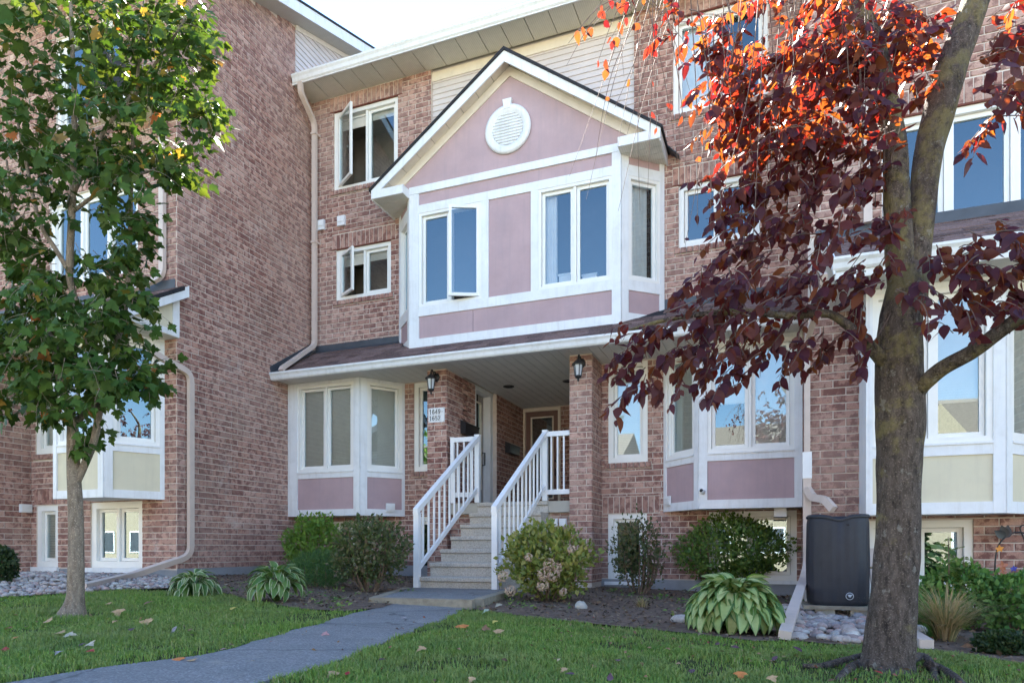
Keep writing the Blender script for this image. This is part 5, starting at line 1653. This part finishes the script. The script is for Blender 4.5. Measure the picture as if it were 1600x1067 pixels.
# ================================================================== SHRUBS
def leafset(nm, c1, c2, c3, t, fac=.3, rough=.5):
    M[nm] = mat_leaf(nm, [(0, c1), (.5, c2), (1, c3)], [(0, t), (1, tuple(min(1, x * 1.5) for x in t))], fac, rough, .35)
leafset('spirea_leaf', (.075, .155, .028), (.125, .235, .038), (.19, .29, .055), (.2, .35, .03))
leafset('juniper_leaf', (.046, .117, .033), (.072, .169, .046), (.104, .208, .065), (.05, .12, .02), .15)
leafset('bronze_leaf', (.072, .111, .039), (.117, .150, .058), (.195, .130, .091), (.1, .16, .03))
leafset('hydrangea_leaf', (.130, .182, .046), (.221, .280, .065), (.390, .325, .098), (.25, .3, .03))
leafset('rose_leaf', (.046, .078, .033), (.091, .117, .046), (.169, .104, .065), (.12, .16, .03))
leafset('box_leaf', (.078, .169, .039), (.143, .247, .052), (.260, .338, .072), (.15, .28, .03))
leafset('fern_leaf', (.065, .169, .046), (.117, .260, .065), (.221, .338, .085), (.15, .3, .04))
leafset('pale_leaf', (.156, .221, .065), (.234, .286, .078), (.312, .286, .104), (.3, .4, .1))
leafset('straw_leaf', (.208, .247, .091), (.442, .338, .169), (.585, .403, .234), (.3, .25, .1))
leafset('dark_leaf', (.019, .046, .018), (.036, .065, .023), (.052, .078, .026), (.05, .1, .02))

def shrub(name, label, u, vb, w_px, h_px, mat, n, size, r, shapes=CD, lift=.12, clump=2.2, thin=.0, stems=9, depth=.8, group=None, dz=0, updir=.5, shell=.55, hang=.0, dmove=0.0, rough_=.30):
    base = G(u, vb)
    if dmove: base = at(u, vb, (base - EYE).dot(FWD) + dmove)
    d = (base - EYE).dot(FWD)
    k = d / FPX
    rx, rz = w_px * k / 2, h_px * k / 2
    ry = rx * depth
    t = thing(name, label, 'shrub', base, group)
    c = base + Vector((0, 0, rz + lift * rz * .5))
    rz *= 1 - lift * .25
    seed = r.uniform(0, 50)
    its = []
    tries = 0
    while len(its) < n and tries < n * 12:
        tries += 1
        v = rv(r).normalized()
        q = shell + (1 - shell) * r.random() ** .6
        bump = 1 + rough_ * noise.noise(v * clump + Vector((seed, 0, 0))) + .17 * noise.noise(v * clump * 2.6 + Vector((0, seed, 0)))
        p = c + Vector((v.x * rx, v.y * ry, v.z * rz)) * q * bump
        if p.z < base.z + .03: continue
        if noise.noise(p * 6.5 + Vector((seed, seed, 0))) < -.55 + thin: continue
        tip = v * .7 + rv(r, .55) + Vector((0, 0, updir - hang))
        its.append((leafmat(p, tip, v + rv(r, .5) + Vector((0, 0, .35)), size * r.uniform(.6, 1.2)), r.randrange(len(shapes))))
    join_leaves('foliage', its, shapes, M[mat], t)
    for i in range(stems):
        an = r.uniform(0, 6.28); q = r.uniform(.2, .75)
        e = c + Vector((math.cos(an) * rx * q, math.sin(an) * ry * q, rz * r.uniform(-.1, .7)))
        s = base + Vector((math.cos(an) * .05, math.sin(an) * .05, -.03))
        P = spline([s, (s + e) / 2 + Vector((math.cos(an) * rx * .12, math.sin(an) * ry * .12, -.05)), e], 5)
        mb = MB(); mb.tube(P, [.014 * (1 - .07 * j) for j in range(len(P))], 6); mb.build('stem', M['stem'], t)
    return t, c, (rx, ry, rz)
r = random.Random(31)
shrub('feathery_shrub', 'bright green feathery shrub against the corner of the brick wall', 492, 906, 96, 100, 'spirea_leaf', 5200, .075, r, ND + [leaf_card(9)], hang=.1)
shrub('juniper', 'low dark green spreading juniper between hosta and bronze shrub', 500, 918, 108, 58, 'juniper_leaf', 6000, .07, r, ND, lift=0, stems=4, depth=.7)
shrub('bronze_shrub', 'bronze tinged green shrub with bare lower stems left of the stairs', 578, 926, 128, 116, 'bronze_leaf', 4200, .058, r, lift=.3, thin=.2, stems=16, shell=.3)
hy, hc, hr_ = shrub('hydrangea', 'yellowing green shrub with faded pink flower heads right of the stairs', 856, 940, 140, 124, 'hydrangea_leaf', 2900, .075, r, lift=.08, thin=.12, stems=14, shell=.4, rough_=.45)
shrub('rose_bush', 'thin leggy dark leaved bush in front of the small basement window', 997, 930, 92, 128, 'rose_leaf', 1500, .06, r, lift=.1, thin=.2, stems=16, shell=.2, depth=.6)
shrub('rounded_shrub', 'dense rounded green bush on bare stems under the right mauve bay', 1142, 927, 172, 114, 'box_leaf', 9500, .062, r, lift=.42, clump=1.6, stems=14, thin=-.3, rough_=.2)
shrub('dark_shrub', 'dark green shrub cut off by the left picture edge on the pebbles', 2, 912, 46, 58, 'dark_leaf', 2200, .05, r, lift=0)
shrub('low_shrub', 'low grey green mat plant at the far right lawn edge', 1568, 1024, 78, 36, 'dark_leaf', 2400, .035, r, lift=0, stems=2)
shrub('fern_clump', 'lush ferny green clump beside the basement window behind the brown grass', 1500, 985, 110, 105, 'fern_leaf', 2600, .06, r, lift=0, thin=.05, stems=5)
shrub('fern_clump', 'ferny green clump under the black garden hook at the right edge', 1585, 990, 90, 95, 'fern_leaf', 2000, .06, r, lift=0, stems=4)
shrub('broad_leaf_plant', 'small bright green plant between the thick trunk and the brown grass', 1450, 985, 50, 70, 'fern_leaf', 700, .09, r, lift=0, stems=3)
shrub('yellow_green_shrub', 'yellow green bush behind the hook at the right edge', 1594, 960, 36, 74, 'pale_leaf', 1600, .05, r, lift=0, stems=3)
# flower heads on the hydrangea
M['flower'] = mat_leaf('faded_petal', [(0, (.62, .42, .36)), (.5, (.70, .57, .40)), (1, (.66, .46, .38))], [(0, (.4, .25, .2)), (1, (.5, .4, .25))], .25, .8, .1)
for (u, v, s) in ((858, 881, .075), (850, 897, .085), (865, 898, .085), (871, 887, .06), (848, 914, .08), (797, 922, .07), (786, 900, .07), (893, 858, .05), (826, 870, .05), (880, 924, .045)):
    d = (hc - EYE).dot(FWD) - hr_[1] * .95
    c = at(u, v, d)
    its = []
    for i in range(170):
        n_ = rv(r).normalized()
        its.append((leafmat(c + n_ * s * .8 * Vector((1, 1, .8)).length / 1.62, n_.orthogonal() + rv(r, .4), n_ + rv(r, .3), .026), r.randrange(5)))
    join_leaves('flower_head', its, CD, M['flower'], hy, kind=None)
# tall plume plant in the right bed
def plume(u, vb, vt, label, r, off=-.1):
    b = G(u, vb); d = (b - EYE).dot(FWD) + off
    b = at(u, vb, d); t_ = at(u + 6, vt, d)
    t = thing('plume_plant', label, 'plant', b)
    mb = MB(); mb.tube([b, (b + t_) / 2 + Vector((.02, 0, 0)), t_], [.007, .005, .003], 6); mb.build('stem', M['stem'], t)
    its = []
    for i in range(16):
        q = b.lerp(t_, .25 + .75 * i / 16)
        an = i * 2.4
        o = Vector((math.cos(an), math.sin(an), .25)).normalized()
        L = .22 * (1 - .6 * i / 16)
        for j in range(8):
            p = q + o * L * (j + 1) / 8
            for s in (-1, 1):
                its.append((leafmat(p, o * .5 + o.cross(Vector((0, 0, 1))) * s + Vector((0, 0, -.2)), Vector((0, 0, 1)) + rv(r, .3), .05 * (1 - .06 * j)), r.randrange(5)))
    join_leaves('fronds', its, CD, M['pale_leaf'], t)
plume(1476, 985, 838, 'tall feathery pale green plant in front of the right basement window', r)
plume(1500, 985, 868, 'shorter feathery plant right of the tall one before the right basement window', r)
# arching grass
def tuft(u, vb, n, hgt, label, name, mat, r, spread=.5):
    b = G(u, vb)
    t = thing(name, label, 'grass tuft', b)
    V, Fc = [], []
    for i in range(n):
        an = r.uniform(0, 6.28); L = hgt * r.uniform(.6, 1.15); lean = spread * r.uniform(.15, 1.2)
        o = Vector((math.cos(an), math.sin(an), 0)); w = .0045
        sd = Vector((-o.y, o.x, 0)) * w
        p0 = b + o * r.uniform(0, .06)
        P = [p0 + o * (lean * L * q * q * 1.2) + Vector((0, 0, L * (q - .42 * lean * q * q * q))) for q in (0, .35, .7, 1)]
        k = len(V)
        for q, p in zip((1, .9, .6, .1), P): V += [tuple(p - sd * q), tuple(p + sd * q)]
        for j in range(3): Fc += [(k + 2 * j, k + 2 * j + 1, k + 2 * j + 3), (k + 2 * j, k + 2 * j + 3, k + 2 * j + 2)]
    o = bpy.data.objects.new('blades', np_mesh('blades', V, Fc, M[mat])); link(o, t); tag(o, kind='stuff')
tuft(1478, 1004, 420, .46, 'arching tuft of browning ornamental grass right of the thick trunk', 'ornamental_grass', 'straw_leaf', r, .95)
tuft(1462, 1000, 160, .40, 'small green arching grass clump beside the browning tuft', 'ornamental_grass', 'fern_leaf', r, .9)
tuft(1003, 950, 60, .14, 'small dried yellow tuft in the soil below the leggy bush', 'dry_tuft', 'straw_leaf', r, .7)

# ================================================================== HOSTAS
M['hosta_green'] = mat_leaf('hosta_green', [(0, (.065, .15, .035)), (.5, (.095, .20, .045)), (1, (.14, .24, .055))], [(0, (.15, .3, .04)), (1, (.2, .35, .05))], .25, .4, .4)
M['hosta_cream'] = mat_leaf('hosta_cream', [(0, (.45, .52, .27)), (1, (.62, .64, .40))], [(0, (.4, .45, .2)), (1, (.5, .5, .3))], .25, .45, .35)
M['hosta_pale'] = mat_leaf('hosta_pale', [(0, (.34, .46, .15)), (1, (.52, .58, .25))], [(0, (.3, .4, .1)), (1, (.4, .5, .2))], .25, .42, .35)
def hosta_leaf(L, wid, bendv, twist, rr, core, edge, margin=.16):
    V, Fc, Mi = [], [], []
    K = 7
    cols = (-1, -1 + margin * 2, -.35, 0, .35, 1 - margin * 2, 1)
    for i in range(K + 1):
        t = i / K
        w = wid * (math.sin(math.pi * min(1, t * .93 + .05)) ** .75) * (1 - .25 * t) if i < K else .004
        y = L * (t - .12 * bendv * t * t); z = -bendv * L * t * t * .55 + .12 * L * math.sin(math.pi * t)
        for c in cols:
            V.append((c * w / 2, y, z + abs(c) * w * .16 + .006 * math.sin(5 * t * 3 + c * 4)))
    m = len(cols)
    for i in range(K):
        for j in range(m - 1):
            Fc.append((i * m + j, i * m + j + 1, (i + 1) * m + j + 1, (i + 1) * m + j)); Mi.append(1 if j in (0, m - 2) else 0)
    me = bpy.data.meshes.new('leaf'); me.from_pydata(V, [], Fc)
    me.materials.append(M[core]); me.materials.append(M[edge])
    me.polygons.foreach_set('material_index', Mi); me.polygons.foreach_set('use_smooth', [True] * len(Fc)); me.update()
    return me
def hosta(u, vb, w_px, h_px, n, label, core, edge, r, wid=.4, margin=.14, ls=1.0):
    b = G(u, vb); d = (b - EYE).dot(FWD); k = d / FPX
    Rr, H = w_px * k / 2, h_px * k
    t = thing('hosta', label, 'hosta', b)
    mes = [hosta_leaf(1, wid, r.uniform(.5, 1.2), 0, r, core, edge, margin) for _ in range(6)]
    for i in range(n):
        q = ((i + .5) / n) ** .62
        an = i * 2.39996 + r.uniform(-.25, .25)
        el = R(58 - 96 * q + r.uniform(-14, 14))
        L = Rr * r.uniform(.42, .60) * ls
        o = Vector((math.cos(an), math.sin(an) * .92, 0))
        tip = o * math.cos(el) + Vector((0, 0, math.sin(el)))
        nrm = Vector((0, 0, 1)) * math.cos(el) - o * math.sin(el) + rv(r, .22)
        p0 = b + o * (Rr * (.08 + .52 * q)) + Vector((0, 0, H * (.80 - .42 * q * q) + r.uniform(-.02, .03)))
        ob = bpy.data.objects.new('leaf', mes[i % 6]); link(ob, t); ob.matrix_basis = leafmat(p0, tip, nrm, L)
        if i % 3 == 0:
            mb = MB(); mb.tube([b + Vector((0, 0, -.02)), (b + p0) / 2 + Vector((0, 0, .02)), p0], .006, 5); mb.build('stalk', M['hosta_green'], t)
hosta(303, 930, 92, 34, 80, 'smaller hosta with white edged leaves under the left brick wall', 'hosta_green', 'hosta_cream', r, .46, .17)
hosta(432, 941, 108, 60, 84, 'large hosta with white edged leaves left of the low juniper', 'hosta_green', 'hosta_cream', r, .50, .09)
hosta(1146, 988, 186, 86, 200, 'broad hosta with pale centred leaves beside the downspout end', 'hosta_pale', 'hosta_green', r, .66, .17, .78)

# ================================================================== GARDEN HOOK ORNAMENT
gh = G(1596, 968)
dh = (gh - EYE).dot(FWD) + .15
hk = thing('garden_hook', 'black iron garden hook hung with coloured ornaments at the right edge', 'garden ornament', at(1590, 945, dh))
mb = MB(); mb.tube(spline([at(1592, 965, dh), at(1566, 932, dh), at(1555, 900, dh), at(1558, 858, dh), at(1572, 838, dh), at(1590, 831, dh), at(1615, 836, dh)], 8), .008, 7); mb.build('rod', M['black'], hk)
mb = MB(); mb.tube(spline([at(1616, 965, dh), at(1604, 900, dh), at(1602, 850, dh), at(1594, 826, dh), at(1600, 820, dh), at(1612, 824, dh)], 8), .007, 7); mb.build('rod', M['black'], hk)
its = [(leafmat(at(1571, 840, dh), at(u, v, dh) - at(1571, 840, dh), Vector((0, -1, .2)), .14), 0) for u, v in ((1557, 828), (1568, 822), (1576, 826))]
join_leaves('iron_leaf', its, OV, M['black'], hk, kind=None)
M['orange'] = mat_simple('orange_paint', (.75, .30, .04), .4, .4, .1, 8)
M['copper'] = mat_simple('copper_paint', (.45, .15, .07), .35, .5, .1, 8)
M['blue'] = mat_simple('blue_paint', (.06, .06, .35), .4, .4, .1, 8)
for nm, u, v, mt_, s in (('orange_flower', 1562, 857, 'orange', .07), ('copper_fish', 1566, 884, 'copper', .10), ('blue_bird', 1584, 888, 'blue', .06), ('copper_fish', 1567, 895, 'copper', .07)):
    c = at(u, v, dh - .03)
    its = [(leafmat(c, Vector((math.cos(a), 0, math.sin(a))), Vector((0, -1, .3)), s * .6), i % 7) for i, a in enumerate((.3, 1.6, 2.9, 4.1, 5.3))]
    join_leaves(nm, its, OV, M[mt_], hk, kind=None)
# ================================================================== GRASS
def lawn_grass(n, seed):
    rg = np.random.default_rng(seed)
    polys = [path_poly, bed_left, bed_right, stone_left, stone_right]
    out = []
    while len(out) < n:
        u = rg.uniform(-40, 1640); q = rg.uniform(0, 1)
        d = 2.5 + 5.2 * q ** 1.25
        t = (u - CX) / FPX
        p = EYE + (FWD + RGT * t) * d
        x, y = p.x, p.y
        if y > 7.4: continue
        bad = False
        jx, jy = x + rg.normal(0, .022), y + rg.normal(0, .022)
        for P in polys:
            if inside(jx, jy, P): bad = True; break
        if bad: 
            continue
        if inside(x, y, pts_pad): continue
        if noise.noise(Vector((x * 1.6, y * 1.6, 7))) + .5 * noise.noise(Vector((x * 5, y * 5, 2))) < -.28 and rg.random() < .75: continue
        if (Vector((x, y, 0)) - Vector((pb_.x, pb_.y - .25, 0))).length < .62 and rg.random() < .78: continue
        if (Vector((x, y, 0)) - Vector((mbase.x, mbase.y, 0))).length < .15 + .1 * rg.random(): continue
        out.append((x, y, d))
    A = np.array(out)
    m = len(A)
    zz = np.array([gz(a, b) for a, b, _ in out])
    an = rg.uniform(0, 2 * np.pi, m)
    tall = np.array([.8 + .5 * noise.noise(Vector((a * 2.3, b * 2.3, 1))) for a, b, _ in out])
    L = rg.uniform(.022, .055, m) * tall
    w = rg.uniform(.0013, .0024, m) * (.75 + A[:, 2] * .14)
    lean = rg.uniform(.15, .95, m)
    ox, oy = np.cos(an), np.sin(an)
    base = np.stack([A[:, 0], A[:, 1], zz - .004], 1)
    o = np.stack([ox, oy, np.zeros(m)], 1); sd = np.stack([-oy, ox, np.zeros(m)], 1) * w[:, None]
    up_ = np.array([0, 0, 1.0])
    mid = base + o * (lean * L * .30)[:, None] + up_ * (L * .62)[:, None]
    tip = base + o * (lean * L * .95)[:, None] + up_ * (L * (1.05 - .3 * lean))[:, None]
    V = np.stack([base - sd, base + sd, mid - sd * .8, mid + sd * .8, tip], 1).reshape(-1, 3)
    k = np.arange(m)[:, None, None] * 5
    Fc = (np.array([[0, 1, 3], [0, 3, 2], [2, 3, 4]])[None] + k).reshape(-1, 3)
    ob = bpy.data.objects.new('grass', np_mesh('grass', V, Fc, M['grass'])); link(ob)
    tag(ob, 'short green mown grass on the front lawn', 'grass', kind='stuff')
pts_pad = pts
pts_pad = [(pa.x - .05, pa.y - .05), (pb.x + .08, pb.y - .05), (-3.1, 8.0), (-4.6, 8.0)]
lawn_grass(150000, 4)

# bark chips and crumbled leaves on the planting beds
def mulch(poly, n, seed, label):
    r = random.Random(seed)
    xs = [p[0] for p in poly]; ys = [p[1] for p in poly]
    its = []
    while len(its) < n:
        x, y = r.uniform(min(xs), max(xs)), r.uniform(min(ys), max(ys))
        if not inside(x, y, poly) or y > 10.5: continue
        p = Vector((x, y, gz(x, y) + .02 + r.random() * .012))
        its.append((leafmat(p, Vector((r.gauss(0, 1), r.gauss(0, 1), r.gauss(0, .25))), Vector((0, 0, 1)) + rv(r, .5), r.uniform(.015, .06)), r.randrange(5)))
    M.setdefault('chips', mat_leaf('bark_chips', [(0, (.07, .05, .04)), (.4, (.16, .11, .08)), (.7, (.24, .17, .12)), (.9, (.33, .26, .19)), (1, (.16, .15, .09))], [(0, (.1, .06, .03)), (1, (.1, .06, .03))], .05, .9, .1))
    join_leaves('mulch', its, CD, M['chips'], None, label=label)
def weeds(poly, n, seed, label):
    r = random.Random(seed)
    xs = [p[0] for p in poly]; ys = [p[1] for p in poly]
    its = []
    c = 0
    while c < n:
        x, y = r.uniform(min(xs), max(xs)), r.uniform(min(ys), max(ys))
        if not inside(x, y, poly) or y > 9.5: continue
        c += 1
        for k in range(r.randint(8, 40)):
            a = r.uniform(0, 6.28); q = abs(r.gauss(0, .09))
            p = Vector((x + q * math.cos(a), y + q * math.sin(a), gz(x, y) + r.uniform(.01, .07)))
            its.append((leafmat(p, Vector((math.cos(a), math.sin(a), r.uniform(0, .9))), Vector((0, 0, 1)) + rv(r, .4), r.uniform(.02, .06)), r.randrange(5)))
    join_leaves('weeds', its, CD, M['box_leaf'], None, label=label)
weeds(bed_left, 22, 15, 'low weeds between the plants of the left bed')
weeds(bed_right, 42, 16, 'low weeds between the plants of the right bed')
def crumbs(n, seed):
    r = random.Random(seed)
    its = []
    while len(its) < n:
        if r.random() < .6: x, y = pb_.x + r.gauss(-.4, 1.1), pb_.y + r.gauss(.1, .7)
        else: x, y = r.uniform(-6, 2.5), r.uniform(2.3, 6.8)
        if y > 7: continue
        p = Vector((x, y, gz(x, y) + r.uniform(.015, .035)))
        its.append((leafmat(p, Vector((r.gauss(0, 1), r.gauss(0, 1), r.gauss(0, .3))), Vector((0, 0, 1)) + rv(r, .4), r.uniform(.014, .04)), r.randrange(5)))
    M['crumb'] = mat_leaf('leaf_crumb', [(0, (.12, .07, .06)), (.4, (.25, .14, .08)), (.7, (.40, .28, .15)), (.9, (.30, .06, .05)), (1, (.5, .42, .25))], [(0, (.1, .06, .03)), (1, (.1, .06, .03))], .05, .8, .1)
    join_leaves('leaf_litter', its, CD, M['crumb'], None, label='crumbled dry leaves scattered over the lawn')
crumbs(520, 9)
mulch(bed_left, 3500, 5, 'bark chips and crumbled leaves on the left bed')
mulch(bed_right, 6500, 6, 'bark chips and crumbled leaves on the right bed')

# ================================================================== FALLEN LEAVES
def ground_leaf(u, v, size_px, kind, c, label, curl, r, dz=.03, group='fallen leaves on the lawn and path'):
    p = G(u, v, dz)
    d = (p - EYE).dot(FWD)
    s = size_px * d / FPX
    V, Fc = (MP if kind == 'm' else OV)[r.randrange(7)]
    V = V.copy()
    V[:, 1] -= .4
    V[:, 2] = V[:, 2] * (1 + curl) + curl * .5 * (V[:, 0] ** 2) + .12 * curl * V[:, 1] ** 2
    key = 'litter_%s' % c
    if key not in M:
        cc = {'tan': (.42, .27, .14), 'orange': (.48, .17, .05), 'red': (.30, .035, .03), 'purple': (.10, .055, .07), 'grey': (.26, .23, .23), 'brown': (.20, .11, .06), 'pale': (.40, .35, .25), 'pink': (.42, .22, .21), 'yellow': (.52, .40, .10), 'green': (.36, .42, .30)}[c]
        M[key] = mat_simple(key, cc, .7, .25, .3, 40)
    ob = bpy.data.objects.new('fallen_leaf', np_mesh('fallen_leaf', V, Fc, M[key])); link(ob)
    yaw = r.uniform(0, 6.28); tilt = r.uniform(-.2, .2)
    ob.matrix_world = Matrix.Translation(p + Vector((0, 0, .10 * s))) @ Matrix.Rotation(R(r.uniform(4, 16) + 16 * curl), 4, 'X') @ Matrix.Rotation(tilt, 4, Vector((math.cos(yaw * 2), math.sin(yaw * 2), 0))) @ Matrix.Rotation(yaw, 4, 'Z') @ Matrix.Scale(s, 4)
    tag(ob, label, 'fallen leaf', group)
r = random.Random(77)
LV = [
    (74, 971, 16, 'm', 'tan', 'tan leaf curled upright on the grass just below the maple trunk', .9),
    (13, 981, 12, 'm', 'red', 'small red leaf on the grass at the left edge, level with the maple base', .3),
    (24, 996, 9, 'm', 'orange', 'tiny orange leaf at the left edge between two red leaves', .4),
    (91, 990, 20, 'm', 'tan', 'tan leaf touching a paler one on the left lawn', .5),
    (109, 993, 21, 'm', 'pale', 'pale leaf touching a tan one on the left lawn', .4),
    (4, 1017, 18, 'm', 'red', 'red leaf cut by the left edge above the path', .4),
    (92, 1019, 15, 'm', 'grey', 'greyish leaf alone on the left lawn above the path edge', .5),
    (127, 1008, 12, 'o', 'purple', 'dark purple leaf beside a whitish leaf on the left lawn', .3),
    (141, 1007, 18, 'm', 'pale', 'whitish leaf lying above a small red leaf on the left lawn', .3),
    (142, 1017, 14, 'm', 'red', 'small red leaf under the whitish leaf on the left lawn', .3),
    (185, 957, 21, 'm', 'tan', 'broad tan leaf right of the maple trunk base', .6),
    (180, 971, 13, 'm', 'tan', 'small tan leaf below the broad tan leaf near the maple', .4),
    (232, 942, 16, 'm', 'brown', 'brown leaf on grass in front of the smaller hosta', .4),
    (230, 972, 22, 'm', 'tan', 'spiky tan leaf in the middle of the left lawn', .8),
    (206, 985, 16, 'o', 'purple', 'purple curled leaf below the spiky tan leaf on the left lawn', .7),
    (271, 983, 17, 'o', 'grey', 'grey purple leaf on the left lawn below the smaller hosta', .4),
    (297, 984, 11, 'o', 'brown', 'small brown leaf right of the grey purple leaf', .6),
    (364, 952, 15, 'o', 'yellow', 'flat pale yellow leaf on the lawn between the two white edged hostas', .1),
    (169, 943, 11, 'm', 'tan', 'small tan leaf near the end of the ground downspout', .4),
    (279, 1029, 22, 'm', 'orange', 'orange brown leaf at the left edge of the path', .6),
    (300, 1031, 15, 'm', 'tan', 'tan leaf touching the orange brown one on the path', .5),
    (348, 1014, 10, 'o', 'pink', 'small pinkish leaf in the middle of the path', .2),
    (395, 1031, 7, 'o', 'tan', 'tiny tan leaf near the right edge of the path', .2),
    (508, 991, 14, 'm', 'pink', 'pinkish leaf where the path narrows', .4),
    (630, 966, 13, 'o', 'grey', 'pale grey leaf on the path just below the timber edged pad', .1),
    (721, 978, 22, 'm', 'orange', 'orange tan leaf on the lawn right of the path top', .5),
    (759, 983, 15, 'm', 'brown', 'upright brown leaf on the lawn next to a tan leaf', .9),
    (779, 986, 17, 'm', 'tan', 'tan leaf next to the upright brown one on the lawn', .5),
    (759, 955, 13, 'm', 'green', 'pale green leaf on the soil right of the timber kerb', .5),
    (779, 946, 13, 'm', 'pale', 'pale leaf on the soil under the bush with faded flower heads', .4),
    (773, 971, 11, 'm', 'yellow', 'small yellow leaf at the soil edge right of the pad', .3),
    (520, 1054, 24, 'm', 'tan', 'large tan leaf near the bottom edge right of the path', .4),
    (543, 1053, 13, 'o', 'red', 'dark red leaf beside the large tan leaf at the bottom edge', .3),
    (596, 1031, 11, 'o', 'purple', 'dark purple leaf on the lawn right of the path', .3),
    (659, 1014, 17, 'm', 'tan', 'tan leaf in the middle of the lawn below the pad', .5),
    (737, 1062, 15, 'm', 'tan', 'upright tan leaf at the bottom edge in the middle', .9),
    (881, 1047, 14, 'm', 'tan', 'tan leaf low in the centre lawn beside a dark one', .5),
    (892, 1054, 16, 'o', 'purple', 'dark purple leaf beside the low tan leaf in the centre lawn', .3),
    (965, 1033, 16, 'o', 'purple', 'dark purple leaf in the centre right lawn', .4),
    (954, 1061, 16, 'o', 'purple', 'purple leaf at the bottom edge right of centre', .4),
    (1081, 1049, 18, 'o', 'purple', 'purple grey leaf on the lawn left of an orange leaf', .3),
    (1157, 1054, 21, 'm', 'orange', 'bright orange leaf on the lawn near the tree roots', .7),
    (1121, 1006, 12, 'o', 'purple', 'small purple leaf on grass below the pale centred hosta', .3),
    (1150, 1013, 14, 'o', 'purple', 'purple leaf right of the small one below the pale centred hosta', .3),
    (1247, 1017, 18, 'o', 'purple', 'purple leaf on the grass by the downspout end', .5),
    (1211, 1031, 16, 'o', 'purple', 'dark purple leaf on the grass left of the surface roots', .3),
    (1207, 1061, 18, 'm', 'tan', 'tan leaf at the bottom edge left of the surface roots', .7),
    (1334, 1060, 15, 'o', 'red', 'crimson leaf between the surface roots at the bottom edge', .6),
    (1374, 1052, 14, 'o', 'red', 'red leaf at the foot of the thick mossy trunk', .5),
    (1586, 1033, 15, 'o', 'brown', 'dark brown leaf on the grass at the far right', .3),
    (1514, 1014, 19, 'o', 'brown', 'curled brown leaf on the soil below the brown grass tuft', .9)]
for (u, v, s, k, c, lb, cu) in LV:
    ground_leaf(u, v, s * .98, k, c, lb, cu, r, .016 if 'path' in lb.split()[-6:] and 'lawn' not in lb else .03)

# ================================================================== ACROSS THE STREET (seen mirrored in the windows)
M['tan_brick'] = mat_simple('tan_brick', (.33, .27, .20), .9, .2, .18, 9, .3, 30)
M['tan_roof'] = mat_simple('grey_brown_roof', (.16, .13, .11), .95, .2, .2, 8)
def opposite(x0, x1, y, h, label):
    t = thing('street_house', label, 'house', ((x0 + x1) / 2, y, -.9))
    mb = MB(); mb.box(x0, x1, y - 9, y, -1.2, h); mb.build('walls', M['tan_brick'], t)
    mb = MB(); mb.prism([(x0 - .4, y + .5, h - .1), (x0 - .4, y - 4.5, h + 2.6), (x0 - .4, y - 9.5, h - .1)], (x1 - x0 + .8, 0, 0)); mb.build('roof', M['tan_roof'], t)
    x = x0 + 1.2
    while x < x1 - 2:
        for z in (.3, 3.2):
            mb = MB(); frame_ring(mb, Frame((0, y, 0), (-1, 0, 0)), -x - 1.5, -x, z, z + 1.5, .09, -.05, .04); w = mb.build('window', M['white'], t)
            mb = MB(); mb.box(x + .08, x + 1.42, y + .005, y + .012, z + .08, z + 1.42); mb.build('pane', M['flash'], w)
        x += 2.9
    for k in range(1, int((x1 - x0) / 6)):
        mb = MB(); mb.prism([(x0 + 6 * k - 1.6, y + .55, h - .6), (x0 + 6 * k + 1.6, y + .55, h - .6), (x0 + 6 * k, y + .55, h + 1.5)], (0, -3, 0)); mb.build('dormer', M['tan_brick'], t)
opposite(-80, -9, -19, 5.6, 'tan brick house row across the street, left part')
opposite(-5, 16, -20, 5.6, 'tan brick house row across the street, right part')
def street_tree(x, y, h, w, label, conifer=False, seed=1):
    r = random.Random(seed)
    t = thing('street_tree', label, 'tree', (x, y, -.95))
    mb = MB(); mb.tube([(x, y, -1), (x + .1, y, h * .3), (x, y, h * .85)], [.2, .15, .04], 8); mb.build('trunk', M['barkm'], t)
    its = []
    for i in range(1500):
        if conifer:
            q = r.random() ** .7
            z = h - h * .95 * q; rad = w * q * (.75 + .25 * math.sin(z * 6)) * math.sqrt(r.random())
            a = r.uniform(0, 6.28); p = Vector((x + rad * math.cos(a), y + rad * math.sin(a), z - .8))
            tip = Vector((math.cos(a), math.sin(a), -.4))
        else:
            v = rv(r).normalized() * (.45 + .55 * r.random() ** .5)
            p = Vector((x, y, h * .62)) + Vector((v.x * w, v.y * w, v.z * h * .4)) * (1 + .3 * noise.noise(v * 2 + Vector((seed, 0, 0))))
            tip = v + rv(r, .5)
        its.append((leafmat(p, tip, rv(r) + Vector((0, 0, .5)), .38), r.randrange(5)))
    join_leaves('crown', its, CD, M['dark_leaf' if conifer else 'box_leaf'], t)
street_tree(4.5, -13, 8.5, 2.0, 'narrow spruce across the street by the right house row', True, 3)
street_tree(-13.5, -10.5, 7.0, 2.4, 'round crowned street tree opposite the left townhouse', False, 4)
street_tree(-20, -12, 8.0, 2.8, 'taller round street tree before the left house row', False, 5)
